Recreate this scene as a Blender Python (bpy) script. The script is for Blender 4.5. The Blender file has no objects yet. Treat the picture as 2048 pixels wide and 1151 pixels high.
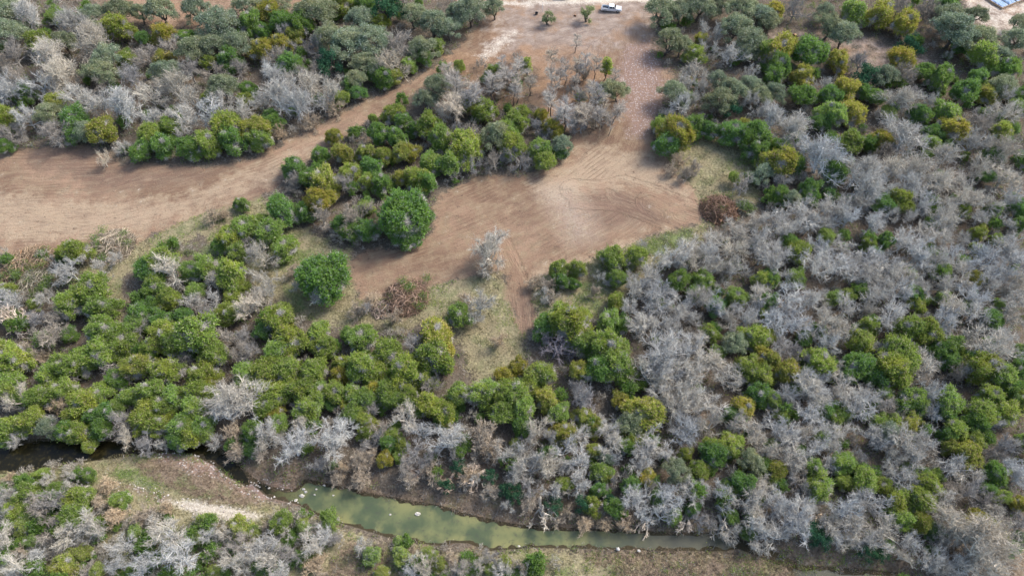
import bpy, math, random
import numpy as np
from mathutils import Vector, Matrix

# ---------------------------------------------------------------- camera, sky, sun, exposure
scene = bpy.context.scene
COL = scene.collection
CAM_H = 120.0
PITCH = math.radians(55)
cam_data = bpy.data.cameras.new("camera")
cam_data.lens = 24.0
cam_data.sensor_width = 36.0
cam_data.clip_start = 0.5
cam_data.clip_end = 6000.0
camera = bpy.data.objects.new("camera", cam_data)
camera.location = (0, 0, CAM_H)
camera.rotation_euler = (math.radians(90) - PITCH, 0, 0)
COL.objects.link(camera)
scene.camera = camera

SUN_EL = math.radians(44)
SUN_AZ = math.radians(58)            # clockwise from +Y
world = bpy.data.worlds.new("World")
scene.world = world
world.use_nodes = True
wn = world.node_tree.nodes
wl = world.node_tree.links
wn.clear()
sky = wn.new("ShaderNodeTexSky")
sky.sky_type = 'NISHITA'
sky.sun_disc = False
sky.sun_elevation = SUN_EL
sky.sun_rotation = SUN_AZ
sky.air_density = 1.0
sky.dust_density = 2.5
bg = wn.new("ShaderNodeBackground")
bg.inputs[1].default_value = 0.15
wo = wn.new("ShaderNodeOutputWorld")
wl.new(sky.outputs[0], bg.inputs[0])
wl.new(bg.outputs[0], wo.inputs[0])

sun_data = bpy.data.lights.new("sun", 'SUN')
sun_data.energy = 2.0
sun_data.angle = math.radians(18.0)
sun_data.color = (1.0, 0.95, 0.88)
sun = bpy.data.objects.new("sun", sun_data)
sd = Vector((math.sin(SUN_AZ) * math.cos(SUN_EL), math.cos(SUN_AZ) * math.cos(SUN_EL), math.sin(SUN_EL)))
sun.rotation_euler = sd.to_track_quat('Z', 'Y').to_euler()
COL.objects.link(sun)

scene.view_settings.view_transform = 'Standard'
scene.view_settings.look = 'None'
scene.view_settings.exposure = 1.3
scene.view_settings.gamma = 1.0
scene.cycles.max_bounces = 5
scene.cycles.diffuse_bounces = 3
scene.cycles.glossy_bounces = 2
scene.cycles.transmission_bounces = 2

RNG = np.random.default_rng(11)
random.seed(11)

TREES = {
    'B': '''-37.4 26.1 1.9 4.1,-14.3 26.1 1.9 4.1,-1.8 26.2 1.4 3.2,70.5 26.2 1.6 3.7,-16.5 26.4 1.6 3.7,-81.7 26.5 2.4 5.1,-65.1 26.9 1.6 3.7,-59.7 27.1 2.2 4.6,-45.8 27.1 2.2 4.6,73.2 27.1 2.2 4.6,-5.4 27.5 1.5 3.4,-39.2 27.6 2.2 4.6,69.4 27.6 2.1 4.4,-78 27.7 1.6 3.7,-15.8 27.8 1.4 3.2,-54.1 27.9 3.1 6.3,64.6 28.6 1.4 3.2,-43.5 29.3 1.7 3.7,78.1 29.3 3.8 7.5,-40.7 29.4 2.3 4.9,-64.1 29.5 2.1 4.4,-33.6 29.7 2.1 4.4,59.8 30.5 2.2 4.7,56.2 30.6 1.7 3.7,66.6 30.8 2.1 4.5,-84.9 30.9 1.7 3.7,41.8 31.1 2 4.2,-50.7 31.4 1.7 3.7,54.2 31.4 1.7 3.7,-31.5 31.7 1.7 3.7,44.3 31.8 2.2 4.7,74 31.8 2.5 5.2,-75 31.9 2 4.2,-56.8 32.2 2.9 5.9,-48.4 32.3 1.5 3.5,-38.2 32.3 1.4 3.3,-69.9 32.5 2 4.2,37.2 32.5 1.7 3.8,62.4 32.5 2.8 5.7,57.9 32.7 2.2 4.7,47.8 32.9 2.5 5.2,-72.4 33.1 2.5 5.2,54.3 33.1 2.5 5.2,41.9 33.2 2.2 4.7,44.5 34.5 2.5 5.2,49.1 34.8 2.5 5.3,52.5 34.8 1.7 3.8,83.3 34.9 2.1 4.5,-54.2 35 0.9 2.3,25.6 35.2 2 4.3,40.9 35.2 2.3 4.8,56.4 35.3 2.8 5.8,-87.3 35.9 1.7 3.8,22 35.9 1.7 3.8,74.1 36 1.4 3.3,47 36.3 2.3 4.8,59.5 36.5 1.7 3.8,-0.7 36.9 1.3 3.1,61.6 37 2.6 5.3,40.8 37.2 2.9 5.8,26.7 37.4 2.4 5.1,44.6 37.4 2.3 4.8,21.2 37.7 2.4 5.1,36.6 38 2.2 4.6,74.1 38 2.3 4.8,-87 38.8 1.7 3.8,30.6 38.9 2.3 4.8,7 39.3 1.7 3.9,33.5 39.3 1.7 3.9,60.4 39.3 1.7 3.9,43.6 39.8 2 4.4,12 40.9 2.3 4.9,-77.6 41.2 1.5 3.4,-82.1 41.3 1.3 3.1,-6.3 41.5 1.5 3.4,89.3 41.7 1.8 3.9,68.4 41.8 2.3 4.9,0.9 41.9 2.1 4.4,80.4 42.4 2.4 4.9,50.4 42.6 1.8 3.9,3.2 43.2 2.7 5.4,66.8 43.2 1.8 3.9,88.4 43.3 2.4 4.9,6.2 43.4 2.1 4.4,23.1 43.5 1.8 3.9,9.5 43.6 1.5 3.4,78.1 43.8 2.7 5.5,56.4 44.1 1.8 3.9,11.9 44.2 2.4 5,1.8 45.5 2.4 5,50.5 45.5 2.4 5,-1 45.6 2.1 4.5,68.3 45.6 2.1 4.5,17.7 45.7 1.8 3.9,23.5 45.7 2.7 5.5,71.6 45.7 2.7 5.5,27.9 46 1.8 4,47.4 46.1 2.4 5,9 46.4 2.4 5,54.3 46.4 2.4 5,57.6 46.6 1.8 4,-39.2 46.7 3.3 6.5,18 47 2.4 5,-32.5 47.2 2.7 5.5,67 47.6 1.8 4,-11.3 47.7 3 6.1,70.2 47.8 2.7 5.5,91.5 48 1.5 3.5,-44.6 48.1 2.1 4.5,-64.1 48.3 1.5 3.5,44.7 48.3 2.4 5,74.1 48.5 2.7 5.6,25.1 48.6 2.4 5,50.4 48.6 2.4 5,-54.2 48.7 1.5 3.5,7 48.8 1.8 4,66.2 48.9 2.4 5,-91.1 49 1.5 3.5,11.5 49 2.1 4.5,-70.6 49.2 1.8 4,-45.1 49.5 2.6 5.3,-24 49.6 1.5 3.5,32.2 49.7 2.7 5.6,53.8 49.7 2.1 4.5,59.8 49.7 2.1 4.5,-31.6 49.8 3.3 6.6,56.7 49.9 2.4 5.1,-16.4 50.1 1.8 4,-9.9 50.1 1.8 4,4 50.2 2.4 5.1,18 50.5 2.4 5.1,48.7 50.5 2.4 5.1,40.9 50.9 1.5 3.5,36.4 51.2 2.4 5.1,-38 51.4 1.8 4,31.1 51.8 1.8 4,43 51.8 2.5 5.1,89.5 52.4 1.9 4,55 52.8 2.5 5.1,15.2 52.9 1.6 3.5,78.5 54.8 1.9 4.1,31 54.9 3.1 6.2,35.7 55 2.8 5.7,65.1 55 2.8 5.7,58.1 56.5 2.5 5.2,-92.7 56.7 2.2 4.6,-7.7 56.8 1.9 4.1,74.2 56.8 1.9 4.1,28.6 57.2 2.5 5.2,67.9 57.3 2.2 4.7,33.9 57.4 2.8 5.7,63.3 57.4 2.8 5.7,78.3 57.4 2.8 5.7,51.5 57.5 2.5 5.2,61.2 57.8 1.9 4.1,56.5 58.1 2.8 5.8,30.3 59.8 2.2 4.7,57.5 60.3 2.5 5.3,62.8 61 2.6 5.3,33.7 61.2 3.5 6.9,26.1 61.4 3.2 6.4,41.2 61.5 2.9 5.8,28.7 62.3 3.5 6.9,79.4 63.3 2.9 5.9,37.4 64.4 3.5 7,30.3 65.5 4.2 8.1,93.8 66.6 4.2 8.2,52.5 66.8 2 4.3,35.3 67.2 3.3 6.5,79.9 67.7 1.7 3.7,62.2 68.7 2.6 5.4,90.3 68.7 2.6 5.4,38 69.8 2 4.3,98.1 70.4 2.3 4.9,32 71 2.7 5.5,65.9 71 3.3 6.6,26.1 71.4 2 4.3,53.4 72.7 3 6.1,26.2 72.9 2.7 5.5,57.6 72.9 2.7 5.5,44.5 73.1 2.4 4.9,62.9 73.1 3 6.1,87.1 73.1 3 6.1,30.1 73.9 2.4 4.9,101.1 74.1 2.7 5.5,37 74.5 2 4.4,47.4 74.5 2.7 5.5,76.8 74.7 3 6.1,-7.7 75.1 1.9 4.1,83.9 75.6 1.7 3.8,94.3 75.7 2.7 5.6,34.4 75.9 2.4 5,89.9 76.3 3.1 6.2,24.6 76.7 2.4 5,51.4 77 2.1 4.4,73.2 77 2.1 4.4,-6.7 77.3 2.7 5.6,30.9 77.4 2.1 4.4,46.7 77.4 2.1 4.4,68.9 77.4 2.1 4.4,41.9 77.6 2.4 5,103.5 78.1 2.7 5.6,64.9 78.2 1.4 3.2,29.1 78.3 3.1 6.2,-65.9 78.6 2.1 4.4,61 78.6 2.8 5.6,56.8 78.7 3.1 6.2,35.2 79.1 2.6 5.3,-104 79.2 2.4 5,39.6 79.3 2.9 5.9,95 79.4 2.8 5.6,-97.1 79.6 1.9 4.1,74.6 80.2 2.8 5.6,64.1 80.3 2.1 4.4,6.6 80.4 1.9 4.2,51.4 80.5 2.4 5.1,80.3 80.6 2.8 5.7,25.7 80.9 2.4 5.1,-51.4 81.1 2.1 4.5,-38.8 81.2 2.6 5.4,101.7 81.7 2.4 5.1,28.6 81.9 2.8 5.7,77.9 81.9 2.8 5.7,85 82.3 2.8 5.7,105.9 82.3 2.8 5.7,31.5 82.6 2.5 5.1,90.8 82.6 2.5 5.1,-44.9 83.1 1.8 3.9,44.4 83.1 1.8 3.9,100.3 83.4 2.5 5.1,-51.9 83.8 2.5 5.1,25.1 84.1 2.1 4.5,81.6 84.9 2.8 5.7,95.7 84.9 2.8 5.7,72.7 85.1 2.5 5.1,18.8 85.3 1.6 3.6,30.3 85.5 3.2 6.4,103.5 85.5 3.2 6.4,-71.6 85.8 3.4 6.7,76.2 85.8 2.8 5.8,-93.4 86.1 3 6.1,42.7 87.1 2.8 5.8,56.4 87.1 2.8 5.8,65.2 87.2 3.2 6.4,89.1 87.2 2.1 4.5,47.7 87.5 2.8 5.8,79.6 87.5 2.8 5.8,-88.3 87.6 2.1 4.6,70.1 87.9 2.9 5.8,35.8 88 2.1 4.6,73.9 88.9 2.2 4.6,86.1 88.9 2.2 4.6,96 89 3.2 6.4,101.4 89 3.2 6.4,108.5 89 3.2 6.4,-53.6 89.3 2.9 5.8,38.7 89.3 2.9 5.8,92 89.3 2.9 5.8,34.4 89.5 3.2 6.4,-4.5 89.8 3.4 6.8,43 89.9 3.2 6.5,-86.1 90.1 1.8 4,54 90.2 2.9 5.8,87.5 90.4 3.2 6.5,77.9 90.9 2.5 5.2,-56.6 91.2 2.2 4.6,57 91.5 2.9 5.9,67.5 91.5 2.9 5.9,48.3 91.9 3.6 7.1,107.3 92.2 3.3 6.5,38.5 92.5 2.9 5.9,72.3 92.7 2.5 5.3,28.5 92.9 1.8 4,85.7 93.5 3.3 6.5,-4.6 93.8 2.9 5.9,53.7 94.5 3.3 6.5,44 94.6 2.6 5.3,95.4 94.9 2.2 4.7,99.5 94.9 2.2 4.7,91.8 96.2 2.9 6,49.4 97 3.1 6.3,60.3 97 3.1 6.3,97.2 97.7 2.2 4.7,66.1 98.9 2.6 5.4,96.4 99.2 3.3 6.7,111 99.7 2.2 4.7,54.6 99.8 2.6 5.4,81.2 100 3 6,70.3 100.1 2.3 4.7,59.6 100.6 3.4 6.7,75.6 100.8 2.6 5.4,105.6 101.1 2.3 4.8,64.7 101.6 3.4 6.7,89.9 101.6 2.3 4.8,85.9 102.1 2.3 4.8,95.6 102.3 2.6 5.4,73.9 102.6 3.4 6.7,70.8 104.4 3 6.1,99.6 104.4 3 6.1,78.6 105.4 3 6.1,108.7 105.4 3 6.1,94 105.6 2.9 5.8,104 105.6 3.4 6.8,114.1 106.5 3.1 6.2,83.6 107.3 2.7 5.5,92.5 109.8 3.5 6.9,105.7 110 2.7 5.6,81.8 110.1 4.2 8.2,99.6 111 3.9 7.6,115 112.9 3.5 6.9,95.1 113.6 3.9 7.6,89.8 114.1 3.9 7.6,82.2 115.4 4.3 8.4,110.5 116 3.2 6.3,73.5 118.2 5.3 9.5,103.6 119.4 3.6 7.1,117.3 121.3 4 7.8,111.9 123.4 3.6 7.2,-95.9 124.5 2 4.4,96 125.5 5.5 9.5,-81.7 128.8 2.5 5.2,69.9 129.3 4.1 8,-82.2 133.3 3.4 6.7,65.5 133.4 3.8 7.4,-122.3 133.9 3.4 6.7,-91.3 134.1 3.2 6.3,-75.8 134.1 3.2 6.3,124.4 134.5 3.4 6.7,-68.3 135.5 3.6 7.1,-17.6 136.1 2.5 5.3,62.9 136.1 2.5 5.3,-98.4 136.6 4.2 8.2,-54.9 137.1 3.8 7.5,-105.5 138.9 3.4 6.8,43.6 139.1 3.2 6.4,-64.5 139.4 3 6,-49.2 139.9 2.6 5.3,99.5 140.3 3.9 7.5,107.8 140.3 2.8 5.7,-74.4 140.7 3 6.1,62 140.7 3 6.1,-111.3 140.8 3.4 6.8,-82.5 140.8 3.4 6.8,-20.5 141.1 2.2 4.6,-93.4 141.5 3.4 6.8,47.6 141.8 2.6 5.3,127.7 142 3 6.1,-60.9 142.2 3.9 7.6,-47.4 143.8 3.7 7.2,-131.1 143.9 4.1 8,-87.7 144.8 3.9 7.6,-53.4 145.4 3.5 6.9,-123.2 146.4 3.7 7.3,81.9 146.8 2.9 5.8,50.6 147.1 2.6 5.4,46.1 147.2 3.1 6.2,-64.2 149.4 3.5 7,-119 149.5 4 7.7,-58.7 149.9 3.1 6.2,49.4 151.7 3.3 6.6,64.1 152.5 2.2 4.7,60.5 158.8 3.4 6.8,54.8 162.3 3 6,56.4 169.9 3.5 7,-125 172.7 3.8 7.4''',
    'T': '''-31.7 26.1 1.4 2.2,-33.1 26.6 1.9 2.9,1.6 26.6 1.6 2.5,-31.5 28 1.4 2.2,-10.4 28.5 1.4 2.2,-81.8 29.3 1.4 2.2,-16.9 29.8 1.3 2,-22.3 30.6 1.4 2.2,-41.7 33.1 1.4 2.2,19.4 33.9 1.7 2.6,12.3 34.2 1.7 2.6,8 34.5 1.4 2.3,16 34.5 1.7 2.6,-67.8 35 2 3,-63.6 35 1.7 2.6,-63.1 36.2 1.7 2.6,9.8 36.2 1.4 2.3,-60.1 36.5 1.4 2.3,15.4 36.8 1.2 1.9,2.6 37.3 1.7 2.7,-71.5 37.9 1.7 2.7,-4 39.3 1.8 2.7,87.6 39.7 1.5 2.3,-71.5 40.5 1.8 2.7,-17.9 41.4 1.8 2.7,-27.1 42 2.1 3.1,-7.2 42 2.1 3.1,-31.3 42.1 1.5 2.3,-90.1 42.2 1.2 1.9,-14.4 42.9 2.1 3.1,-30.3 43.9 1.8 2.7,-27.4 44.7 2.1 3.1,-25.5 46 1.8 2.8,-45.6 46.4 1.5 2.4,-3.8 46.4 1.8 2.8,-50 46.9 2.1 3.2,-4.4 48.9 3.2 4.6,-50.3 50 2.5 3.6,-84.8 56 2.5 3.7,-93.2 66.3 1.7 2.5,23.2 66.8 1.3 2.1,-95.3 67.5 2.6 3.8,-2.8 69.7 2 3,-24.2 75.6 2.1 3.1,-31.9 76.8 2.1 3.1,-29.5 79.7 2.1 3.1,-9.6 79.9 1.7 2.7,8.8 80.7 1.8 2.7,17.3 82 1.8 2.7,7.4 83.5 2.1 3.2,5 84.5 2 2.9,-46.9 87.2 1.8 2.7,-5.6 87.9 2.2 3.2,-68.2 102.7 2.1 3.1,-66.3 103.9 1.7 2.6,41.9 115.7 2.4 3.5,38.7 118.1 2 3,43.9 118.6 2.2 3.3,41.4 120.8 2.2 3.3,-58 130.1 2.5 3.7,10.7 132.8 1.8 2.8,-50.7 133.7 2.5 3.7,20.4 134 2.1 3.2,24.4 135.9 2.1 3.2,24.9 138.6 1.6 2.5,-45.5 138.8 2.6 3.8,-12.2 139.5 2 3,22.2 142.7 1.9 2.9,-3 145.7 1.5 2.3,-5.2 148.5 1.8 2.8,-17.8 151.1 1.7 2.6,-1.4 151.3 1.7 2.6,19.5 152.5 2.2 3.2''',
    'J': '''-68.7 26.3 1.6 3.2,-49.5 26.3 1.6 3.2,-21.2 26.3 1.6 3.2,-3.7 26.3 1.4 2.7,-74.5 26.4 2.2 4.1,-11.7 27.3 1.7 3.2,-0.7 27.4 1.4 2.7,-73.2 27.7 2.5 4.6,-18.6 28 2.2 4.2,-50.6 28.9 1.4 2.7,-14 28.9 1.7 3.2,-71.8 29.1 1.9 3.7,-23.7 29.1 2.1 3.9,-19.2 30.5 1.5 3,-81.2 30.8 1.7 3.2,-61.1 31.4 1.3 2.5,-53.1 31.8 2 3.7,-64.4 32.7 1.7 3.3,-44.1 32.7 1.7 3.3,-51.5 33 2.5 4.7,-46.2 33 2.5 4.7,-82.4 33.1 2.3 4.3,-35.6 33.2 1.7 3.3,-38.8 34 2 3.8,-31.4 34 1.8 3.5,66.4 34.3 2 3.8,38.1 35 1.4 2.8,68.6 35 1.4 2.8,-74.3 35.2 2.6 4.8,28.1 35.3 1.4 2.8,18.7 36.2 1.3 2.6,-85.5 36.6 1.7 3.3,13.8 36.6 1.7 3.3,70.4 36.9 2.6 4.8,-68.1 37.8 1.7 3.3,66.9 37.9 2.3 4.3,85.2 38.3 1.7 3.3,-84.5 38.5 2 3.9,-74.8 38.7 2.3 4.4,52.6 39 2.5 4.6,-79.6 39.6 1.5 2.9,71.9 39.9 2.3 4.4,65.2 40.1 1.8 3.4,37.9 40.2 1.5 2.9,9.1 40.4 1.6 3.1,46.1 41.1 1.5 2.9,58.2 41.1 1.5 2.9,62.7 41.2 2.2 4.2,-84 42.3 1.3 2.6,-75.2 42.6 1.3 2.6,75.3 42.6 1.5 2.9,86 43.1 1.8 3.4,15.7 43.3 2.1 3.9,33 43.4 1.9 3.7,54 43.4 1.8 3.4,71.4 43.5 1.5 2.9,59 43.9 2.2 4.2,31.7 46 1.4 2.7,-20.4 46.1 1.2 2.4,38.5 46.1 2.1 4,35.8 47.5 1.8 3.5,-19.6 47.9 1.5 3,40.8 47.9 2.4 4.5,0.6 48.3 1.2 2.4,47.9 48.7 1.1 2.2,-77.3 48.8 1.5 3,10.7 49 1.2 2.4,85 49.1 1.8 3.5,93.2 49.2 1.5 3,22.6 49.6 2.1 4,-58.6 49.8 2.4 4.6,52.8 50 1.1 2.2,-21.7 50.1 1.5 3,-79.9 50.4 2.4 4.6,-26.6 50.5 1.5 3,81.9 50.9 2.2 4.1,-61.7 51.1 2.5 4.6,19.8 51.1 1.5 3,-91.1 51.2 2.2 4.1,-56.6 51.2 2.2 4.1,-66.1 51.4 2.5 4.6,70.3 51.7 1.9 3.5,-93.5 51.9 2.2 4.1,-42.8 52 1.9 3.5,-27.4 52.3 1.9 3.6,-89.4 52.7 2.5 4.6,67.6 52.7 1.7 3.3,59.6 52.8 1.6 3,9.3 53.2 2.2 4.1,-68.7 53.3 2.8 5.2,61.2 53.6 1.9 3.6,50.5 53.8 1.6 3,-81.8 54 1.9 3.6,-12 54.1 2.5 4.7,90.7 54.1 2.5 4.7,-29.2 54.5 2.2 4.1,86.7 54.6 2.8 5.2,-59.6 54.7 2.5 4.7,-2.3 54.7 2.5 4.7,1.9 54.7 2.5 4.7,-45.2 55.1 2.5 4.7,-17.4 55.3 1.9 3.6,-66 55.4 2.5 4.7,-38.6 55.6 2.8 5.2,-14.9 55.6 2.8 5.2,82.7 55.6 2.8 5.2,-74.5 55.7 1.9 3.6,-81.1 56 2.8 5.2,75.8 56.1 2.5 4.7,-26.9 56.2 2.2 4.2,95.9 56.7 1.9 3.6,-63.9 56.8 2.5 4.7,-30.1 56.8 2.5 4.7,-22.2 56.8 2.5 4.7,-88.4 57 2.8 5.3,-56.6 57.1 1.9 3.6,49.2 57.1 1.9 3.6,-78.7 57.3 2.2 4.2,-71.8 57.3 2.2 4.2,1.6 57.5 3.1 5.8,-68.5 57.7 2.8 5.3,-4.3 57.7 2.8 5.3,-47.3 57.8 2.5 4.7,-44.1 57.8 2.5 4.7,-36.5 57.8 2.5 4.7,-24.5 57.8 2.5 4.7,-8.7 57.8 2.5 4.7,-1.1 57.8 2.5 4.7,-59.7 58 2.8 5.3,90.5 58 2.2 4.2,-85.2 58.2 2.5 4.7,70.6 58.2 1.6 3.1,-40.7 58.4 2.8 5.3,-33.5 58.5 2.5 4.7,-19.5 58.5 2.5 4.7,3.5 58.8 1.9 3.6,-96 58.9 2.5 4.7,-49.5 59.1 1.9 3.7,-97 60.6 2.6 4.8,3.2 60.7 2.2 4.2,-66.3 61.1 2.9 5.3,-88.9 61.3 2.6 4.8,-17.2 61.3 2.6 4.8,6.4 61.3 2.6 4.8,-60 61.5 2.9 5.4,-47.3 61.5 2.9 5.4,-51.1 61.6 2.6 4.8,94.9 61.8 2.9 5.4,-43 62.2 2.9 5.4,-38.1 62.2 2.9 5.4,48.4 62.3 2.6 4.8,73.5 62.5 3.8 7,-25.7 62.7 2.6 4.8,-28.8 62.8 3.2 5.9,-86.2 62.9 2.9 5.4,-20.5 63.1 3.2 5.9,20 63.3 3.5 6.5,44.7 63.4 2.6 4.8,90.9 63.5 3.2 6,-13.4 64.1 3.6 6.5,-83.5 64.2 2.6 4.9,59.8 64.2 3.2 6,-97.4 64.4 3.6 6.5,-33.2 64.9 2 3.7,-81.5 65.7 3.3 6,-57.8 65.8 2.9 5.4,100.3 66.3 2 3.8,-46.9 66.4 3.3 6,-24.4 66.4 3.3 6,74.3 66.6 3.6 6.6,41 66.9 1.7 3.2,19 67 3.6 6.6,-43.8 67.4 3.6 6.6,-38.4 67.5 2.6 4.9,-66.2 67.7 3 5.5,-60.3 68.2 4.3 7.8,68.6 68.3 2.6 4.9,-70.6 68.4 2.3 4.4,87.7 68.4 2.3 4.4,-77.8 68.9 3 5.5,13.3 69 2.7 4.9,-81.1 69.6 3.6 6.7,-30.4 70 3 5.5,82 70 3 5.5,52.2 70.3 1.7 3.2,-68.9 70.4 3 5.5,48.3 70.4 3 5.5,-38.7 71 2.5 4.7,39.3 71.3 2 3.8,12.7 71.8 4 7.3,79.7 72.3 3 5.6,-76.6 72.7 2.4 4.4,8.8 73.1 3 5.6,72 73.3 2 3.9,19.3 73.7 2.7 5,-46.9 74.6 3.2 5.9,-11.4 75.4 2.6 4.8,-57.7 75.5 2.4 4.5,14.7 75.7 2.1 3.9,-84.1 75.9 3.1 5.7,52 76.5 1.4 2.7,-91.6 77.5 3.1 5.7,84.4 77.7 2.1 3.9,-99.1 78.3 1.5 2.9,101.3 78.5 1.4 2.7,-70.6 79.1 2.6 4.8,21.7 79.4 2.1 3.9,45.7 79.4 1.4 2.7,-58.4 79.8 2.1 4,67.1 79.9 1.9 3.7,89.8 80 1.7 3.4,46.4 80.5 2.3 4.3,-86.1 81 3.5 6.4,70.6 81.3 1.8 3.4,73.2 81.4 1.6 3.1,-75.8 81.6 2.6 4.9,-106.7 81.9 2.1 4,-66.7 81.9 2.1 4,39.4 82.4 1.9 3.7,-57.4 82.7 2.1 4,40.2 83.8 2.5 4.6,52.7 84 2.1 4,21.6 84.6 2 3.7,-58.9 85 3.4 6.2,59.8 85.2 2.3 4.3,85.3 86.1 1.6 3.1,-65.4 86.2 2.8 5.3,10.4 86.7 2.1 4.1,14.3 86.7 2.1 4.1,91.8 86.8 2 3.7,-68.2 86.9 2.5 4.7,-75 89 3.2 6,22.3 89.7 2.9 5.3,26.8 90.3 2.7 5,-93.7 91 3.1 5.7,62.2 91.2 2.7 5.1,-59.1 92.4 2.4 4.5,-50.2 93.1 2.7 5.1,101.5 93.2 1.8 3.5,78.6 94.8 1.7 3.2,-62.5 95.1 3.1 5.8,69.5 95.9 2 3.9,107.9 95.9 1.5 2.9,-55.1 96.3 2.2 4.2,-59.9 97.2 3.5 6.4,-52.8 97.3 3.3 6.1,103.4 97.4 2 3.9,-56.5 100.9 1.9 3.6,103.5 103.4 1.9 3.6,-33.9 105.1 2.3 4.3,89.1 106.1 2.9 5.3,-62.8 106.8 1.7 3.3,-34.9 112.8 2 3.8,-22.6 113.9 3.2 5.8,53.4 114.4 1.7 3.2,-37.9 115.3 2.8 5.2,-14.2 118.1 2.8 5.2,-19.5 119.2 2.8 5.2,7.3 119.9 2.6 4.9,-31.7 120.3 2.2 4.2,-11.9 121.6 4.4 8,111.5 122.4 1.2 2.4,-1 122.8 3.2 6,6.5 124.1 3.1 5.7,103.7 124.9 2.3 4.3,83.3 125.1 3.3 6,-74.6 125.6 3.3 6,0.8 125.8 2.5 4.6,-61.5 126 2.9 5.3,-17.5 126.8 3.3 6.1,-90.6 127.8 2.9 5.4,121.7 129.2 2.7 5,-1.5 129.8 3.3 6.1,-20.2 131 3.3 6.1,-85.8 131.4 2.9 5.4,-69.6 131.6 4 7.2,1.3 132.2 3.4 6.2,37 132.4 2.5 4.7,-127.6 132.8 3.4 6.2,81.9 135.3 3.4 6.2,-35.4 135.4 1.5 2.9,-7 135.9 3.4 6.2,-30.9 136.1 2.6 4.8,111.8 136.3 3.6 6.6,2.6 136.8 2.6 4.8,97.4 137.2 2.1 4,129.5 138.7 2.6 4.8,-11.9 139.1 2.2 4.1,-69.1 142.1 2.4 4.5,-79.4 143 2.2 4.1,-44.7 143 2.2 4.1,18 143.5 1.8 3.4,113.9 149.2 2.7 5,-5.2 153.2 2.3 4.2,-14.3 156.3 2 3.9,-28.2 156.7 2.3 4.3,-105.3 157.6 2.7 5.1,127.8 157.7 3.9 7.1,-83.7 158.1 2.3 4.3,50.3 160.5 2.8 5.1,69.2 161.7 3 5.5,-131.5 165.2 3.7 6.8,-20.3 165.5 2.3 4.4,-111.2 169.2 4.2 7.7,-38.1 175 2.9 5.3,99 177.2 3.6 6.6,-132 179 2.9 5.4,-50.3 183.2 3.4 6.3''',
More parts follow.
